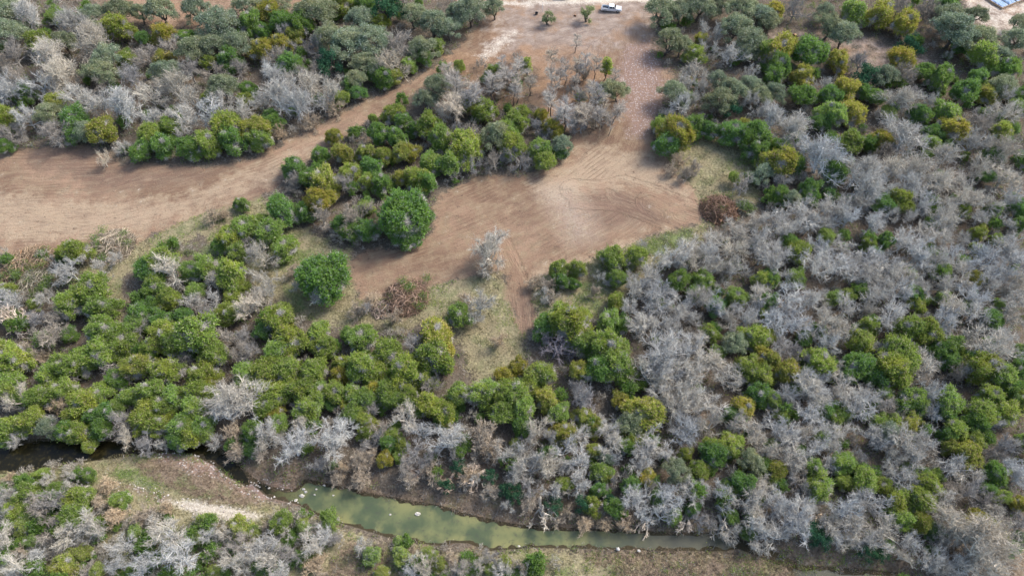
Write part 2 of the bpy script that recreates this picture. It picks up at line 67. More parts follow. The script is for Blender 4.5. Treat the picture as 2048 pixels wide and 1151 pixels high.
    'D': '''-62.7 26.3 1.6 3.2,-41.2 26.5 1.6 3.2,70.8 29.2 1.4 2.7,83.4 30.2 2 3.7,63.9 30.3 1.4 2.7,85.2 31.3 1.7 3.2,71 32.2 1.4 2.8,40.6 32.4 1.7 3.3,72.4 32.9 2 3.8,31.4 36.4 1.4 2.8,17.6 37.2 1.7 3.3,24.8 38.7 1.5 2.9,15.5 39.6 1.5 2.9,83.6 39.6 1.5 2.9,46.8 40.2 1.5 2.9,40.1 40.8 2.3 4.4,20.6 41 1.8 3.4,72.8 42.3 1.5 2.9,85.6 42.4 2.1 3.9,36.2 45.7 2.4 4.5,-47.6 46.9 1.5 3,6.1 46.9 1.5 3,-8.9 47.2 1.5 3,21.2 47.5 1.8 3.5,-51.7 47.9 1.5 3,-22.3 48.1 1.8 3.5,-61.3 48.7 1.8 3.5,-93.2 49.5 1.5 3,80.2 50 1.8 3.5,-48.1 50.2 2.1 4.1,-23.3 50.8 1.5 3,-75.9 50.9 2.2 4.1,-82 51.1 2.5 4.6,1.9 51.9 2.2 4.1,86 51.9 2.2 4.1,-12.3 53 1.9 3.6,80.8 53.3 1.9 3.6,-77.9 53.6 1.9 3.6,-75.2 54 1.9 3.6,41.2 54 1.9 3.6,59.1 55 1.9 3.6,-33.9 56.2 1.6 3.1,47.1 57.8 2.5 4.7,95.9 58.7 2.2 4.2,94.5 59.5 1.9 3.7,-76.3 61.4 2.3 4.2,70.2 62.3 2.6 4.8,98.5 63 1.9 3.7,17.5 63.3 2.9 5.4,-16.8 63.7 2 3.7,65.9 64.2 3.2 6,85.7 65.2 2 3.7,90.4 65.6 2 3.7,-72.7 67.1 2 3.8,85.1 67.7 2.3 4.3,58.7 71.1 1.7 3.2,6.7 71.7 2.7 5,-89.1 71.9 1.7 3.3,-49.7 72.1 2 3.8,-71.9 73.3 2.7 5,21.7 73.3 2 3.9,72.7 73.9 1.7 3.3,97.8 74.7 2.4 4.5,-67.9 74.9 2 3.9,-74.9 75.3 2.7 5.1,41.7 77.3 2.1 3.9,-74.3 78.1 2.1 3.9,52.8 79.4 2.1 3.9,84 80.6 2.1 4,13.1 83.6 1.4 2.8,10.6 83.7 1.9 3.7,35.6 83.8 2.5 4.6,55.5 84.5 2.1 4,-76.3 87.1 2.9 5.3,-97.1 91.1 2.2 4.1,-63.1 93.8 2.4 4.5,82.3 94 2 3.8,60.8 95.1 1.8 3.5,-23.5 96.2 3 5.5,-33.2 97.1 3 5.5,-36.2 97.4 2.6 4.9,114.4 99.4 1.9 3.6,-38.1 99.6 2.3 4.2,-20.1 99.6 2.3 4.2,-20.9 102.3 3.2 5.9,-50.9 102.8 3.2 5.9,-47.3 103.1 2.3 4.3,115.6 103.6 2.3 4.3,109.8 103.9 1.9 3.6,85.6 105.4 2.5 4.7,61.9 108.7 2.3 4.4,68.5 108.7 2.3 4.4,74.5 109 1.9 3.7,68.9 111 2.7 5.1,-20.6 112.1 2.7 5.1,-30.8 112.6 2.7 5.1,-48.7 113.5 2.4 4.4,57.2 114.2 1.6 3.1,75.2 114.4 3.2 5.8,112.4 115.1 1.8 3.4,-33.4 117.5 2.8 5.2,67.3 117.5 2.8 5.2,-17.4 117.9 2.4 4.5,-52.2 118.1 2.8 5.2,122.6 120.1 2.4 4.5,116.5 121.2 2.4 4.6,-47 122.4 2.4 4.6,11.8 122.7 2 3.9,-90 123.1 2.9 5.3,59.5 123.1 2.9 5.3,-79 123.5 3.1 5.6,38.8 124.1 3.1 5.7,64.4 124.3 2.9 5.3,-85.2 124.9 2.9 5.3,-125.3 125.3 1.9 3.5,87.7 125.3 2.5 4.6,-69.3 125.6 3.3 6,57.4 126.4 3.7 6.8,61.3 126.8 3.3 6.1,-32.8 127.2 2.9 5.4,-27.9 127.2 2.9 5.4,-109.6 128.2 2.5 4.7,54.8 129.2 3.3 6.1,49.3 130 2.5 4.7,105.8 130 2.5 4.7,46.4 131.2 3.1 5.8,-24.2 131.6 2.1 4,-60.1 133 2.5 4.7,78.7 133 2.5 4.7,-27.7 133.9 2.3 4.4,-109.7 134.8 3.8 6.9,103.7 136.1 2.6 4.8,-61.3 136.6 2.1 4,83.9 142.1 3 5.6,132.4 142.5 2.6 4.9,76.7 143.5 3.5 6.4,116.6 143.7 3.9 7.1,95 143.8 2.6 4.9,-127.3 144.1 2.4 4.5,91.8 144.7 2.4 4.5,-39.7 145 2.2 4.1,-69.4 145.8 2.6 4.9,-43 147.2 2.6 4.9,-33.6 149.9 2.7 5,123.5 149.9 2.7 5,70.9 150.1 3.1 5.7,114.9 150.1 3.1 5.7,0.9 150.5 1.6 3,-37.5 152.6 2.7 5,111.1 154 2.7 5,-60 154.4 3.6 6.6,-56.4 154.4 1.8 3.5,72.6 154.4 3.6 6.6,134.2 154.4 3.6 6.6,-77.1 156.8 3.4 6.3,83 159.4 4.8 8.7,-24.5 159.8 2.8 5.1,125 166.6 3.3 6,-92.1 167.9 2.8 5.2,-103.8 168.1 2.1 4,-71.6 171.8 2.9 5.3,-65.8 172.9 3.8 7,-59.2 172.9 3.8 7,-74.8 173.2 3.6 6.5,128.9 183.1 2.9 5.5,-44 184.1 3.4 6.3''',
    'P': '''-8.1 26.5 1.6 3.2,-3.7 28.2 1.2 2.5,-36.4 28.7 1.9 4.2,-45.7 30.4 2.2 4.2,-30.3 31.7 1.3 2.5,-77.7 32.7 2.2 4.7,85.9 33.6 1.7 3.8,34.1 34 1.4 3.3,31.7 34.8 1.4 3.3,-81.3 36.4 2 4.3,-77.4 36.8 2.6 5.3,82.1 38 1.4 3.3,79.5 39 2 4.3,76.6 39.3 1.7 3.9,3.2 39.4 1.5 3.4,24.3 40 1.5 3.4,50.2 40.8 1.8 3.9,17.1 41 1.2 2.9,-18.8 43.5 1.8 3.9,-34.3 43.8 1.8 3.9,62.2 44.3 1.5 3.4,-15.3 44.5 1.8 3.9,-17.3 46 1.8 4,-10.1 46.1 1.5 3.4,86.2 46.1 1.5 3.4,88.6 47.3 1.8 4,-25.5 47.6 1.8 4,-67.1 48.5 1.8 4,-24.4 50.8 1.8 4,-85.4 51.6 1.5 3.5,-72.3 52 2.2 4.6,70.9 54.4 1.9 4.1,-39.9 54.9 1.6 3.5,-26.1 54.9 1.6 3.5,-95.1 55.6 1.6 3.5,52.3 55.6 1.6 3.5,13.2 57 2.2 4.7,12.4 58.7 1.6 3.6,-15.5 59.4 1.6 3.6,78.6 60.6 1.9 4.2,-74.4 61.5 1.6 3.6,86.1 61.7 1.9 4.2,12.9 62 1.3 3.1,60.8 62.4 1.9 4.2,-63.7 64.8 1.6 3.7,-78.6 64.9 2 4.2,-24.3 64.9 2.1 4.5,-54 66.2 2.3 4.8,-51.6 66.2 1.6 3.7,56.4 66.2 1.6 3.7,-44.8 67.4 1.7 3.7,53.8 67.4 2.3 4.8,-19 68.3 2 4.3,-14.5 69.3 1.7 3.7,-56.4 70.2 2 4.3,-91.3 70.4 2.3 4.9,-54.3 70.8 1.7 3.7,-75.3 71.6 1.7 3.7,-96.5 74.5 2 4.4,-61.1 74.5 2 4.4,-92.5 74.9 2 4.4,-64.2 75.1 2.4 5,-30.2 77.4 1.4 3.2,24.9 89.3 1.6 3.6,-57.5 94.9 1.7 3.7,-34.9 100.3 3.2 6.4,-42.8 101.6 2.3 4.8,54 111.2 2 4.2,-38.1 111.4 2.3 4.9,63.1 111.4 2.3 4.9,-51 113.4 2 4.2,-9.4 118.8 2 4.3,-4.2 119.5 2.4 5,2 119.5 2.4 5,89.9 122.4 2.4 5.1,66.7 124.1 2.4 5.1,38.6 124.4 1.6 3.7,-9.3 127 2.5 5.1,8.3 127.4 2.1 4.4,-124.7 127.6 2.5 5.1,-113.7 127.9 3.3 6.6,-13.5 129.2 2.1 4.4,116 129.5 2.9 5.9,6.3 132.1 1.7 3.7,17.6 132.2 2 4.2,15.5 132.4 1.7 3.8,116.5 133.6 2.5 5.2,39.6 135.8 1.7 3.8,-13.7 140.4 2.1 4.5,105.1 144.3 2.2 4.6,15.8 146.7 1.4 3.2,-100.6 148.6 3.1 6.2,-107.6 149.1 2.7 5.5,-130.4 149.3 3.1 6.2,104.3 150.5 2.7 5.5,-85.6 151.6 2.9 5.9,-79.5 151.9 2.7 5.5,-53.9 152.6 2.7 5.5,-2.6 153 1.4 3.3,-73.6 153.3 2.7 5.5,-137.7 155.4 2.7 5.5,94.5 156 2.3 4.8,-64.2 156.8 2.7 5.6,70.5 156.8 2.7 5.6,-135.7 158.5 3.6 7.2,-100 159 2.7 5.6,-32.2 161.1 4.3 8.4,-94.4 161.9 2.8 5.6,-58.5 162.9 2.5 5.3,-53.4 163.3 2.8 5.7,-64.1 170.1 2.4 4.9,82.4 180.5 2.9 5.9,121.3 180.5 2.9 5.9,112.9 180.6 3.4 6.7,-73 182.1 2.9 5.9,-134.4 182.9 2.5 5.1''',
    'W': '''1.9 26.5 1.1 2.7,76 27 3.5 6.9,-25 30.2 1.3 3,76.4 31.2 4.7 8.9,-19.2 51.8 2.6 5.4,-52.5 53.1 2.5 5.1,-51.2 56.4 4 7.9,-54.4 76.7 2.4 5,-52.3 78.6 2.1 4.4,-61.7 79.4 2.1 4.4,-62.7 83.1 1.8 3.9,-99.1 120.4 1.6 3.6,-32.5 153.8 3.4 6.7,-124.5 156.1 4.3 8.3,-114.8 162.3 4.6 8.8,-138 174.7 4 7.9''',
    'S': '''61.5 28.7 1.4 2.7,59.1 29.4 1.7 3.2,52.2 31 2 3.7,50.4 32 2.2 4.2,7.2 36.9 1.7 3.3,12.1 37.1 2 3.8,17.1 37.8 1.5 2.8,0.6 38.9 1.7 3.4,-1 39.5 1.8 3.4,41.1 39.7 1.2 2.4,-11.3 40.4 1.6 3.1,-4 42 1.5 2.9,-9.7 43.8 1.5 2.9,56.1 138.2 3 5.5,94 149.7 4 7.3,-49.2 154.6 4 7.4,110.3 163.8 3.7 6.8,-35.8 178.1 5.3 9.5''',
    'O': '''82.5 31.6 1.7 3.3,69.1 34 2 3.8,81.4 34.1 1.4 2.8,79.3 35.4 2 3.8,88.1 37.8 1.5 2.8,24.2 41.9 1.8 3.4,16.6 42 1.5 2.9,46.3 43.4 1.8 3.4,43.1 44.9 1.8 3.4,-22.3 45 1.6 3.2,81.9 45.9 2.5 4.8,14.5 46.9 1.5 3,79.4 47.6 1.5 3,9.5 50.2 2.3 4.3,14.8 51.3 1.9 3.5,76.6 51.9 0.9 1.9,73.5 52 1.9 3.5,13.4 53.2 2.2 4.1,-44.5 54 1.9 3.6,22.9 54.2 3.7 6.8,-30.7 55.5 1.6 3.1,43.9 55.5 2.2 4.1,6.6 55.8 2.4 4.4,20.8 56.4 1.9 3.6,-26.6 58.8 1.9 3.6,90.1 61.7 1.6 3.1,-34.1 61.9 1.9 3.7,54.3 62 2.6 4.8,4.2 62.1 2.3 4.3,-1.1 62.3 1.9 3.7,12.6 62.6 2.1 4,51.5 63 1.9 3.7,0.7 63.4 2 3.7,-71.6 63.6 2.9 5.4,49.1 66 2.6 4.9,-12.7 66.9 2.3 4.3,-15.1 70.9 3.5 6.4,-46.4 72.1 2 3.8,98.3 84.1 1.9 3.7,-44.5 105.8 3.2 6,-42.4 108.2 2.3 4.4,-44.3 112 3.5 6.4,-27.1 113.8 2 3.8,64.2 117.5 4 7.3,60.3 119 2.4 4.5,-40.7 121.4 2.8 5.3,-24.6 121.8 2.4 4.6,-27.8 122.2 2.6 4.9,-35.6 122.4 2.4 4.6,90.9 127 3.1 5.7,40.7 127.8 4.1 7.5,-44.5 128.6 2.1 3.9,-100.5 128.8 3.7 6.8,110.8 129 3.5 6.5,11.3 129.8 2.1 4,-66 130 2.5 4.7,-62.8 131 3.3 6.1,10.1 131.2 2.5 4.7,44.2 132 2.3 4.3,58.6 132.2 2.1 4,86.3 135.5 3.2 5.9,8.1 135.9 2.1 4,-117.4 141.6 2.8 5.2,123.2 143.6 2.8 5.3,86.8 145.5 3.5 6.4,77.3 150.7 3.1 5.8,-31.6 151.1 2.2 4.2,106.1 156.1 3.4 6.2,87.9 157 3.2 5.9,-95.6 159.3 2.5 4.7,74.6 160.4 4.6 8.3,-68.1 162.6 3.5 6.4,-63.2 163.6 3.2 6,-98.1 168.1 3.3 6.1,52.8 168.1 2.1 4,-61.6 169.5 2.8 5.3,112.4 172.9 3.8 7,-69 176.9 3.8 7,106.3 177.7 3.9 7,76 179.9 3.4 6.3''',
    'L': '''29.3 42.5 2.1 4.9,42.3 44.3 2.1 4.9,16.7 44.9 1.2 3.6,68.8 49.8 1.7 4.3,-86.2 51.4 1.8 4.6,22 51.8 2.4 5.5,44.1 68.4 2.3 5.3,64.3 107.2 1.9 4.7,59.4 114.4 2.4 5.3,62 116.6 2.4 5.4,11.8 124.4 2.4 5.5,-4.3 126.7 3.3 6.7,-106.3 129.4 2.9 6.1,-117.5 134.9 2.9 6.2,53.7 138.9 3.4 6.9,-22.6 141 2.6 5.7,44 141.6 2.6 5.7,64.8 142.3 2.6 5.7,41.5 143 3.2 6.7,57.5 143.4 3.5 7,68.3 143.6 2.6 5.7,27.8 144 2.8 6,24.3 144.2 2.6 5.7,-19.8 144.9 3.3 6.7,-75.7 145.4 3.5 7,128.5 145.4 3.5 7,63.1 146.9 2.6 5.7,-41.2 148.3 2.6 5.8,54.2 148.3 2.6 5.8,99 149.2 3.1 6.4,-109.4 150.4 4 7.8,-92 150.8 3.5 7.1,-39.7 155 3.6 7.2,-109.5 156.9 3.8 7.5,131.8 157.8 3.6 7.2,-86.8 159.7 3.9 7.6,63.6 160.9 2.7 5.9,-81.4 161.4 3.7 7.3,-24.5 161.4 3.7 7.3,-75.6 162.2 3.7 7.3,-44.5 162.2 5 9.3,-38.5 162.2 5 9.3,46.6 163.1 2.8 5.9,65.3 163.9 4.1 8,43.4 164.4 3.7 7.3,-124.9 164.9 3.2 6.7,130 165.4 4.2 8,-49.2 165.6 4.6 8.7,140.6 165.9 3.7 7.4,92.8 167.4 3.7 7.4,123.5 167.4 5.1 9.4,-140.9 167.6 4.2 8.1,62.4 170.2 4 7.8,-82.2 170.7 5.6 9.5,-17.7 171 3.3 6.7,89.7 171.2 3.8 7.4,-21.9 172 3.8 7.5,74 173.9 2.9 6.1,-43.5 174.4 3.8 7.5,124.3 174.9 4 7.9,145.2 175.2 2.4 5.4,71.8 176.5 3.4 6.8,-28 176.8 3.8 7.5,-100.9 177 4.3 8.3,133.8 177.1 2.9 6.1,-56.6 177.2 4.8 9,-120.9 177.3 3.4 6.8,-11.7 177.5 4.5 8.6,43 177.5 4.5 8.6,-145.6 177.8 4.3 8.3,48.6 178.1 3.4 6.9,-107.5 178.2 2.7 5.8,-91.3 178.4 3.8 7.6,65.8 178.4 3.8 7.6,-114.3 179.5 3.6 7.2,-16.2 179.5 2.9 6.2,91.3 179.8 2.7 5.8,-76.8 180 3.9 7.6,54.1 180 3.9 7.6,-5.1 181.2 2.9 6.2,-68.9 182.2 3.4 6.9,69.9 182.6 2.4 5.5,61 182.8 2.9 6.2''',
    'R': '''-37.6 83.5 4.9 8.8,-25.2 98.2 5.3 9.5''',
    'V': '''24.8 131.2 1.3 5.9,13.2 132.7 2.9 9.4,15.8 132.7 2.1 7.6,11.2 133.2 1.9 7.1,12.7 133.5 1.6 6.5,16.3 133.6 1.6 6.6,21.2 133.7 1.7 6.8,17.1 133.9 1.7 6.8,23 134.2 1.9 7.1,19.6 134.5 2.1 7.6,25.8 135 1.3 6,26 135.7 2.1 7.6,-14.8 136.5 3.3 9.5,-11.3 137.7 1.9 7.1,-9.1 138.3 2.5 8.6,10.6 138.6 2.3 8.1,22.4 138.6 2.3 8.1,23.4 138.6 1.5 6.3,9.5 139.7 1.5 6.4,17.6 139.7 1.8 7,-13.6 140.6 1.6 6.5,20 140.8 2.1 7.7,-10 141.5 2.6 8.6,20.9 142.4 1.4 6.1,-4.5 143.1 2.8 9.1,0.4 143.1 1.8 6.9,-14.3 143.4 3 9.5,1.3 143.7 1.9 7.3,10.8 144.7 1.7 6.8,-2.9 145.3 1.4 6,4.8 146.7 1.7 6.8,-4.1 147 1.7 6.8,16.7 147.8 1.4 6.1,27.2 148.1 1.4 6.2,-4.9 148.3 1.6 6.4,-1.5 148.7 2.2 7.8,12.6 149.3 1.5 6.3,11 149.7 2 7.3,-15.9 150 2 7.3,-2.7 150 1.6 6.5,2.2 150.1 2.2 7.8,14.6 150.8 1.8 6.9,-17.4 151.3 1.4 6,22.1 151.4 1.8 6.9,18.4 151.5 1.5 6.2,17.2 151.8 2 7.4,-2.8 153 1.6 6.6,1.6 153.2 1.7 6.8,20 153.2 2 7.4,10.8 156 2 7.4,17.8 164.8 1.6 6.6''',
    'N': '''25.1 153 1.6 6.5,4.2 153.7 1.6 6.5''',
    'Q': '''10.7 178.3 2.2 4.1,21.9 179.6 2.2 4.1''',
}
ZONES = {
    'clearing': [(-148.0, 126.1), (-120.5, 126.1), (-110.2, 128.7), (-103.6, 126.1), (-96.5, 121.7), (-85.2, 120.8), (-73.9, 120.0), (-64.8, 122.9), (-58.3, 127.8), (-51.7, 133.0), (-43.7, 140.0), (-35.3, 147.0), (-26.5, 153.2), (-17.5, 164.1), (-12.9, 172.2), (-9.4, 179.5), (-5.9, 187.1), (-3.8, 207.6), (63.1, 207.6), (46.6, 191.0), (41.7, 175.8), (38.9, 164.1), (44.1, 155.3), (40.9, 147.0), (36.2, 135.2), (36.0, 127.8), (39.8, 119.1), (43.7, 112.5), (45.3, 104.6), (42.0, 101.6), (34.9, 99.8), (28.9, 97.2), (20.7, 93.6), (14.9, 90.1), (6.1, 87.4), (3.8, 80.9), (5.8, 74.6), (1.6, 72.8), (-1.0, 80.9), (-1.5, 88.8), (-4.3, 88.1), (-16.6, 84.7), (-24.9, 82.1), (-32.2, 80.9), (-34.5, 86.1), (-35.8, 91.5), (-31.8, 95.0), (-22.8, 94.3), (-18.6, 98.6), (-18.0, 106.2), (-17.1, 110.9), (-7.8, 117.4), (4.4, 117.4), (13.2, 124.3), (14.8, 131.5), (9.9, 137.1), (4.8, 145.0), (7.7, 157.5), (3.6, 161.9), (-17.2, 159.7), (-22.3, 152.2), (-29.8, 145.0), (-35.5, 137.1), (-42.5, 131.5), (-45.5, 126.1), (-52.1, 120.8), (-55.3, 118.3), (-55.7, 114.1), (-61.8, 109.3), (-68.3, 106.9), (-74.5, 103.9), (-79.2, 100.1), (-84.7, 96.0), (-93.6, 95.7), (-99.3, 92.9), (-106.8, 92.2), (-132.2, 94.3)],
    'yard': [(-5.9, 187.1), (-22.3, 196.4), (-23.3, 213.4), (68.9, 213.4), (57.7, 193.7), (45.9, 185.8), (41.4, 173.4), (21.8, 161.9), (7.8, 159.7), (-9.1, 166.4)],
    'lot': [(133.3, 199.1), (137.7, 188.4), (136.6, 175.8), (140.0, 169.9), (149.1, 171.1), (171.6, 175.8), (191.6, 216.4), (139.5, 216.4)],
    'backyard': [(-131.2, 207.6), (-123.7, 185.8), (-110.8, 178.3), (-99.8, 175.8), (-91.0, 175.8), (-81.1, 183.3), (-63.9, 187.1), (-61.1, 207.6)],
    'duff': [(72.4, 175.8), (98.6, 175.8), (117.9, 164.1), (117.5, 155.3), (101.0, 155.3), (93.3, 161.9), (75.6, 164.1)],
    'meadow': [(-94.1, 97.2), (-84.8, 96.2), (-72.6, 105.4), (-59.8, 110.9), (-49.8, 101.6), (-36.2, 94.3), (-32.2, 80.9), (-13.4, 86.1), (-2.6, 88.8), (2.7, 73.4), (2.5, 61.9), (-7.2, 60.9), (-12.9, 75.8), (-25.1, 73.4), (-38.7, 74.6), (-48.7, 78.3), (-66.3, 94.3), (-70.8, 98.6), (-77.5, 94.3), (-84.8, 86.1), (-74.5, 57.6), (-79.3, 57.6), (-84.2, 80.9), (-95.5, 88.8)],
    'meadow_east': [(2.8, 86.1), (19.6, 93.6), (31.3, 98.6), (43.2, 102.3), (48.2, 104.6), (42.4, 97.2), (33.8, 91.5), (22.7, 78.3), (5.8, 74.6)],
    'meadow_corner': [(38.3, 131.5), (47.9, 131.5), (57.3, 127.8), (60.2, 117.4), (57.0, 107.7), (43.4, 103.1), (42.0, 109.3), (37.4, 119.1)],
    'south_bank': [(-103.2, 43.3), (-87.3, 44.3), (-81.5, 45.7), (-70.1, 47.1), (-59.1, 47.1), (-52.9, 44.3), (-44.5, 38.8), (-33.4, 35.3), (-22.5, 31.5), (-10.5, 29.5), (3.1, 30.3), (36.8, 29.6), (45.0, 28.4), (56.0, 25.9), (53.7, 17.7), (-90.9, 17.7)],
    'north_bank': [(-53.3, 45.7), (-42.4, 46.1), (-34.6, 42.9), (-23.5, 40.6), (-11.0, 39.7), (6.6, 36.6), (23.8, 34.0), (40.9, 33.2), (50.6, 30.7), (95.0, 29.5), (92.2, 23.6), (51.5, 27.5), (40.7, 31.9), (19.4, 33.2), (-2.1, 34.0), (-12.6, 37.0), (-28.7, 39.7), (-36.1, 41.5), (-41.2, 40.1), (-47.0, 41.9)],
    'weeds': [(-68.6, 45.2), (-63.5, 46.4), (-53.7, 43.8), (-46.5, 39.7), (-44.2, 37.5), (-53.1, 37.9), (-60.9, 40.6), (-66.1, 42.9)],
    'weeds_east': [(10.7, 29.9), (23.4, 30.5), (38.5, 29.5), (48.3, 28.3), (50.5, 23.6), (22.6, 23.6), (14.7, 27.5)],
    'pink_weeds': [(-27.6, 31.5), (-21.5, 29.9), (-18.3, 23.6), (-31.5, 23.6), (-30.5, 28.3)],
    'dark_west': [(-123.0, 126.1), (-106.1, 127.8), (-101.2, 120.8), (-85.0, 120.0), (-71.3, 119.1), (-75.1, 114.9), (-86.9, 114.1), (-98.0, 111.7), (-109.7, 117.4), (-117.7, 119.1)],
    'tree_shade': [(-62.6, 118.3), (-55.7, 120.8), (-51.6, 118.3), (-50.6, 112.5), (-54.9, 110.1), (-61.8, 109.3), (-64.7, 111.7)],  # shade beside the tree clump, painted onto the dirt
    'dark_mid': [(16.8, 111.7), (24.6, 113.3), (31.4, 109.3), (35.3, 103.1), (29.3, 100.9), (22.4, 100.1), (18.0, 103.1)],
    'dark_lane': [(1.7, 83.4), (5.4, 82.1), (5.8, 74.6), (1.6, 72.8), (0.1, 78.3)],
    'light_neck': [(4.3, 114.1), (13.0, 120.8), (19.6, 127.8), (33.0, 124.3), (40.8, 117.4), (42.0, 109.3), (36.5, 112.5), (27.1, 114.1), (18.6, 112.5), (9.0, 109.3)],
    'light_lane': [(-128.1, 112.5), (-103.1, 109.3), (-79.5, 109.3), (-61.9, 120.8), (-48.6, 129.7), (-48.0, 126.1), (-58.4, 115.8), (-72.8, 106.2), (-87.8, 98.6), (-108.2, 95.7), (-124.3, 101.6)],
    'light_rim': [(15.0, 91.5), (23.1, 95.7), (35.0, 100.9), (35.9, 98.6), (28.7, 95.7), (19.4, 91.5), (10.4, 86.7), (3.9, 86.1), (3.9, 88.8)],
    'rust_a': [(2.3, 167.6), (12.3, 169.9), (26.2, 164.1), (28.1, 153.2), (25.4, 137.1), (13.7, 135.2), (6.1, 143.0), (3.6, 155.3)],
    'rust_b': [(-20.3, 164.1), (-11.9, 166.4), (2.3, 164.1), (4.8, 145.0), (2.1, 139.0), (-8.5, 143.0), (-18.3, 153.2)],
    'gravel_road': [(32.3, 168.7), (39.7, 171.1), (41.9, 159.7), (40.9, 147.0), (37.1, 137.1), (33.7, 130.6), (29.4, 131.5), (29.4, 145.0), (29.4, 159.7)],
    'caliche': [(8.4, 111.7), (12.6, 112.5), (15.9, 106.2), (17.7, 98.6), (14.3, 97.9), (11.7, 104.6)],
    'caliche_track': [(-9.0, 164.1), (-5.6, 169.9), (-0.6, 174.6), (1.6, 175.4), (-0.6, 169.9), (-5.5, 164.1), (-8.3, 161.9)],
    'caliche_drive': [(26.9, 192.3), (57.8, 194.2), (57.4, 191.8), (35.8, 189.4), (16.0, 188.4), (-3.6, 187.9), (-3.6, 189.7), (11.6, 191.0)],
    'gravel_spit': [(-61.3, 38.5), (-57.8, 38.5), (-52.4, 38.0), (-47.7, 36.9), (-42.2, 35.8), (-44.7, 35.0), (-49.0, 35.1), (-53.6, 35.8), (-58.2, 36.7)],
    'gravel_shelf': [(-66.7, 47.3), (-59.5, 47.9), (-54.6, 46.8), (-52.2, 44.4), (-45.4, 42.5), (-37.8, 40.3), (-37.5, 38.5), (-44.6, 38.5), (-51.6, 42.1), (-56.4, 43.0), (-62.5, 45.3)],
    'gravel_pale': [(-72.4, 41.1), (-68.5, 41.6), (-61.7, 39.8), (-58.7, 38.5), (-61.2, 38.0), (-67.9, 39.8)],
    'green_west': [(-74.5, 43.8), (-69.2, 44.3), (-63.0, 41.5), (-61.3, 38.8), (-65.8, 39.2), (-71.0, 41.5)],
    'green_a': [(27.5, 95.0), (36.0, 99.4), (41.9, 100.9), (41.4, 97.9), (34.1, 93.6), (29.4, 91.5)],
    'green_b': [(-49.9, 84.7), (-45.9, 86.1), (-42.4, 78.3), (-45.3, 77.1), (-49.2, 80.9)],
    'green_c': [(14.7, 86.1), (21.2, 86.1), (19.5, 78.3), (13.3, 79.6)],
    'green_d': [(-66.3, 98.6), (-58.5, 104.6), (-48.1, 98.6), (-42.4, 91.5), (-47.4, 88.8), (-60.1, 91.5), (-68.9, 91.5), (-76.4, 94.3)],
    'brook': [(38.3, 31.8), (40.8, 30.9), (45.5, 29.1), (48.4, 27.3), (58.4, 26.7), (64.9, 26.1), (63.8, 23.0), (47.9, 24.9), (46.4, 27.7), (42.9, 29.1), (39.0, 30.8)],
    'pool': [(-47.4, 42.6), (-43.4, 40.7), (-38.8, 40.0), (-37.2, 42.1), (-29.0, 40.3), (-19.9, 38.5), (-12.7, 37.3), (-5.6, 35.3), (0.5, 34.1), (8.3, 33.5), (19.6, 33.1), (28.2, 32.7), (35.9, 32.6), (38.8, 31.9), (39.0, 30.9), (35.5, 30.5), (27.8, 30.5), (19.3, 30.7), (3.1, 31.1), (-4.2, 30.5), (-7.2, 31.8), (-10.2, 31.9), (-12.4, 31.4), (-20.2, 32.4), (-26.5, 34.3), (-33.7, 36.2), (-37.6, 38.4), (-43.2, 39.6)],
    'backwater': [(-110.3, 48.9), (-84.6, 49.9), (-73.3, 49.6), (-65.0, 50.1), (-55.2, 48.5), (-50.9, 46.0), (-47.5, 42.8), (-47.7, 41.6), (-50.7, 43.0), (-54.5, 45.6), (-58.7, 47.5), (-64.4, 48.0), (-71.6, 47.2), (-82.0, 45.6), (-88.0, 44.3), (-107.5, 43.2)],
    't1': [(-142.0, 104.6), (-119.4, 106.2), (-96.6, 107.7), (-80.9, 114.1), (-62.2, 122.5), (-41.9, 136.2), (-23.5, 150.1), (-10.4, 164.1), (2.3, 175.8), (18.8, 183.3), (44.9, 189.7)],
    't2': [(-50.1, 85.4), (-35.3, 88.1), (-18.3, 94.3), (-2.8, 103.1), (15.2, 114.9), (27.0, 126.1), (34.7, 145.0), (38.8, 175.8)],
    't3': [(-6.9, 83.4), (-0.4, 88.1), (8.4, 92.9), (20.0, 98.6), (32.0, 104.6), (46.4, 107.7)],
    't4': [(15.0, 112.5), (25.7, 111.7), (32.5, 108.5), (39.0, 104.6), (45.4, 101.6)],
    't5': [(-2.7, 95.7), (0.6, 86.1), (1.6, 71.0)],
}

# ---------------------------------------------------------------- helpers
def tag(o, label=None, cat=None, group=None, kind=None):
    if label: o['label'] = label
    if cat: o['category'] = cat
    if group: o['group'] = group
    if kind: o['kind'] = kind
    return o

def link(o, parent=None):
    COL.objects.link(o)
    if parent is not None: o.parent = parent
    return o

def empty(name, loc=(0, 0, 0), rz=0.0):
    o = bpy.data.objects.new(name, None)
    o.location = loc
    o.rotation_euler = (0, 0, rz)
    o.empty_display_size = 0.5
    return link(o)

class Geo:
    """collects vertices and faces, with a material index per batch"""
    def __init__(s):
        s.v = []; s.f = {3: [], 4: []}; s.m = {3: [], 4: []}; s.n = 0
    def add(s, V, F, mat=0):
        V = np.asarray(V, float).reshape(-1, 3); F = np.asarray(F, int)
        k = F.shape[1]
        s.f[k].append(F + s.n); s.m[k].append(np.full(len(F), mat, int))
        s.v.append(V); s.n += len(V)
    def arrays(s):
        V = np.concatenate(s.v)
        out = []
        for k in (3, 4):
            if s.f[k]: out.append((k, np.concatenate(s.f[k]), np.concatenate(s.m[k])))
        return V, out
    def mesh(s, name, mats, smooth=False):
        V, fs = s.arrays()
        return make_mesh(name, V, fs, mats, smooth)

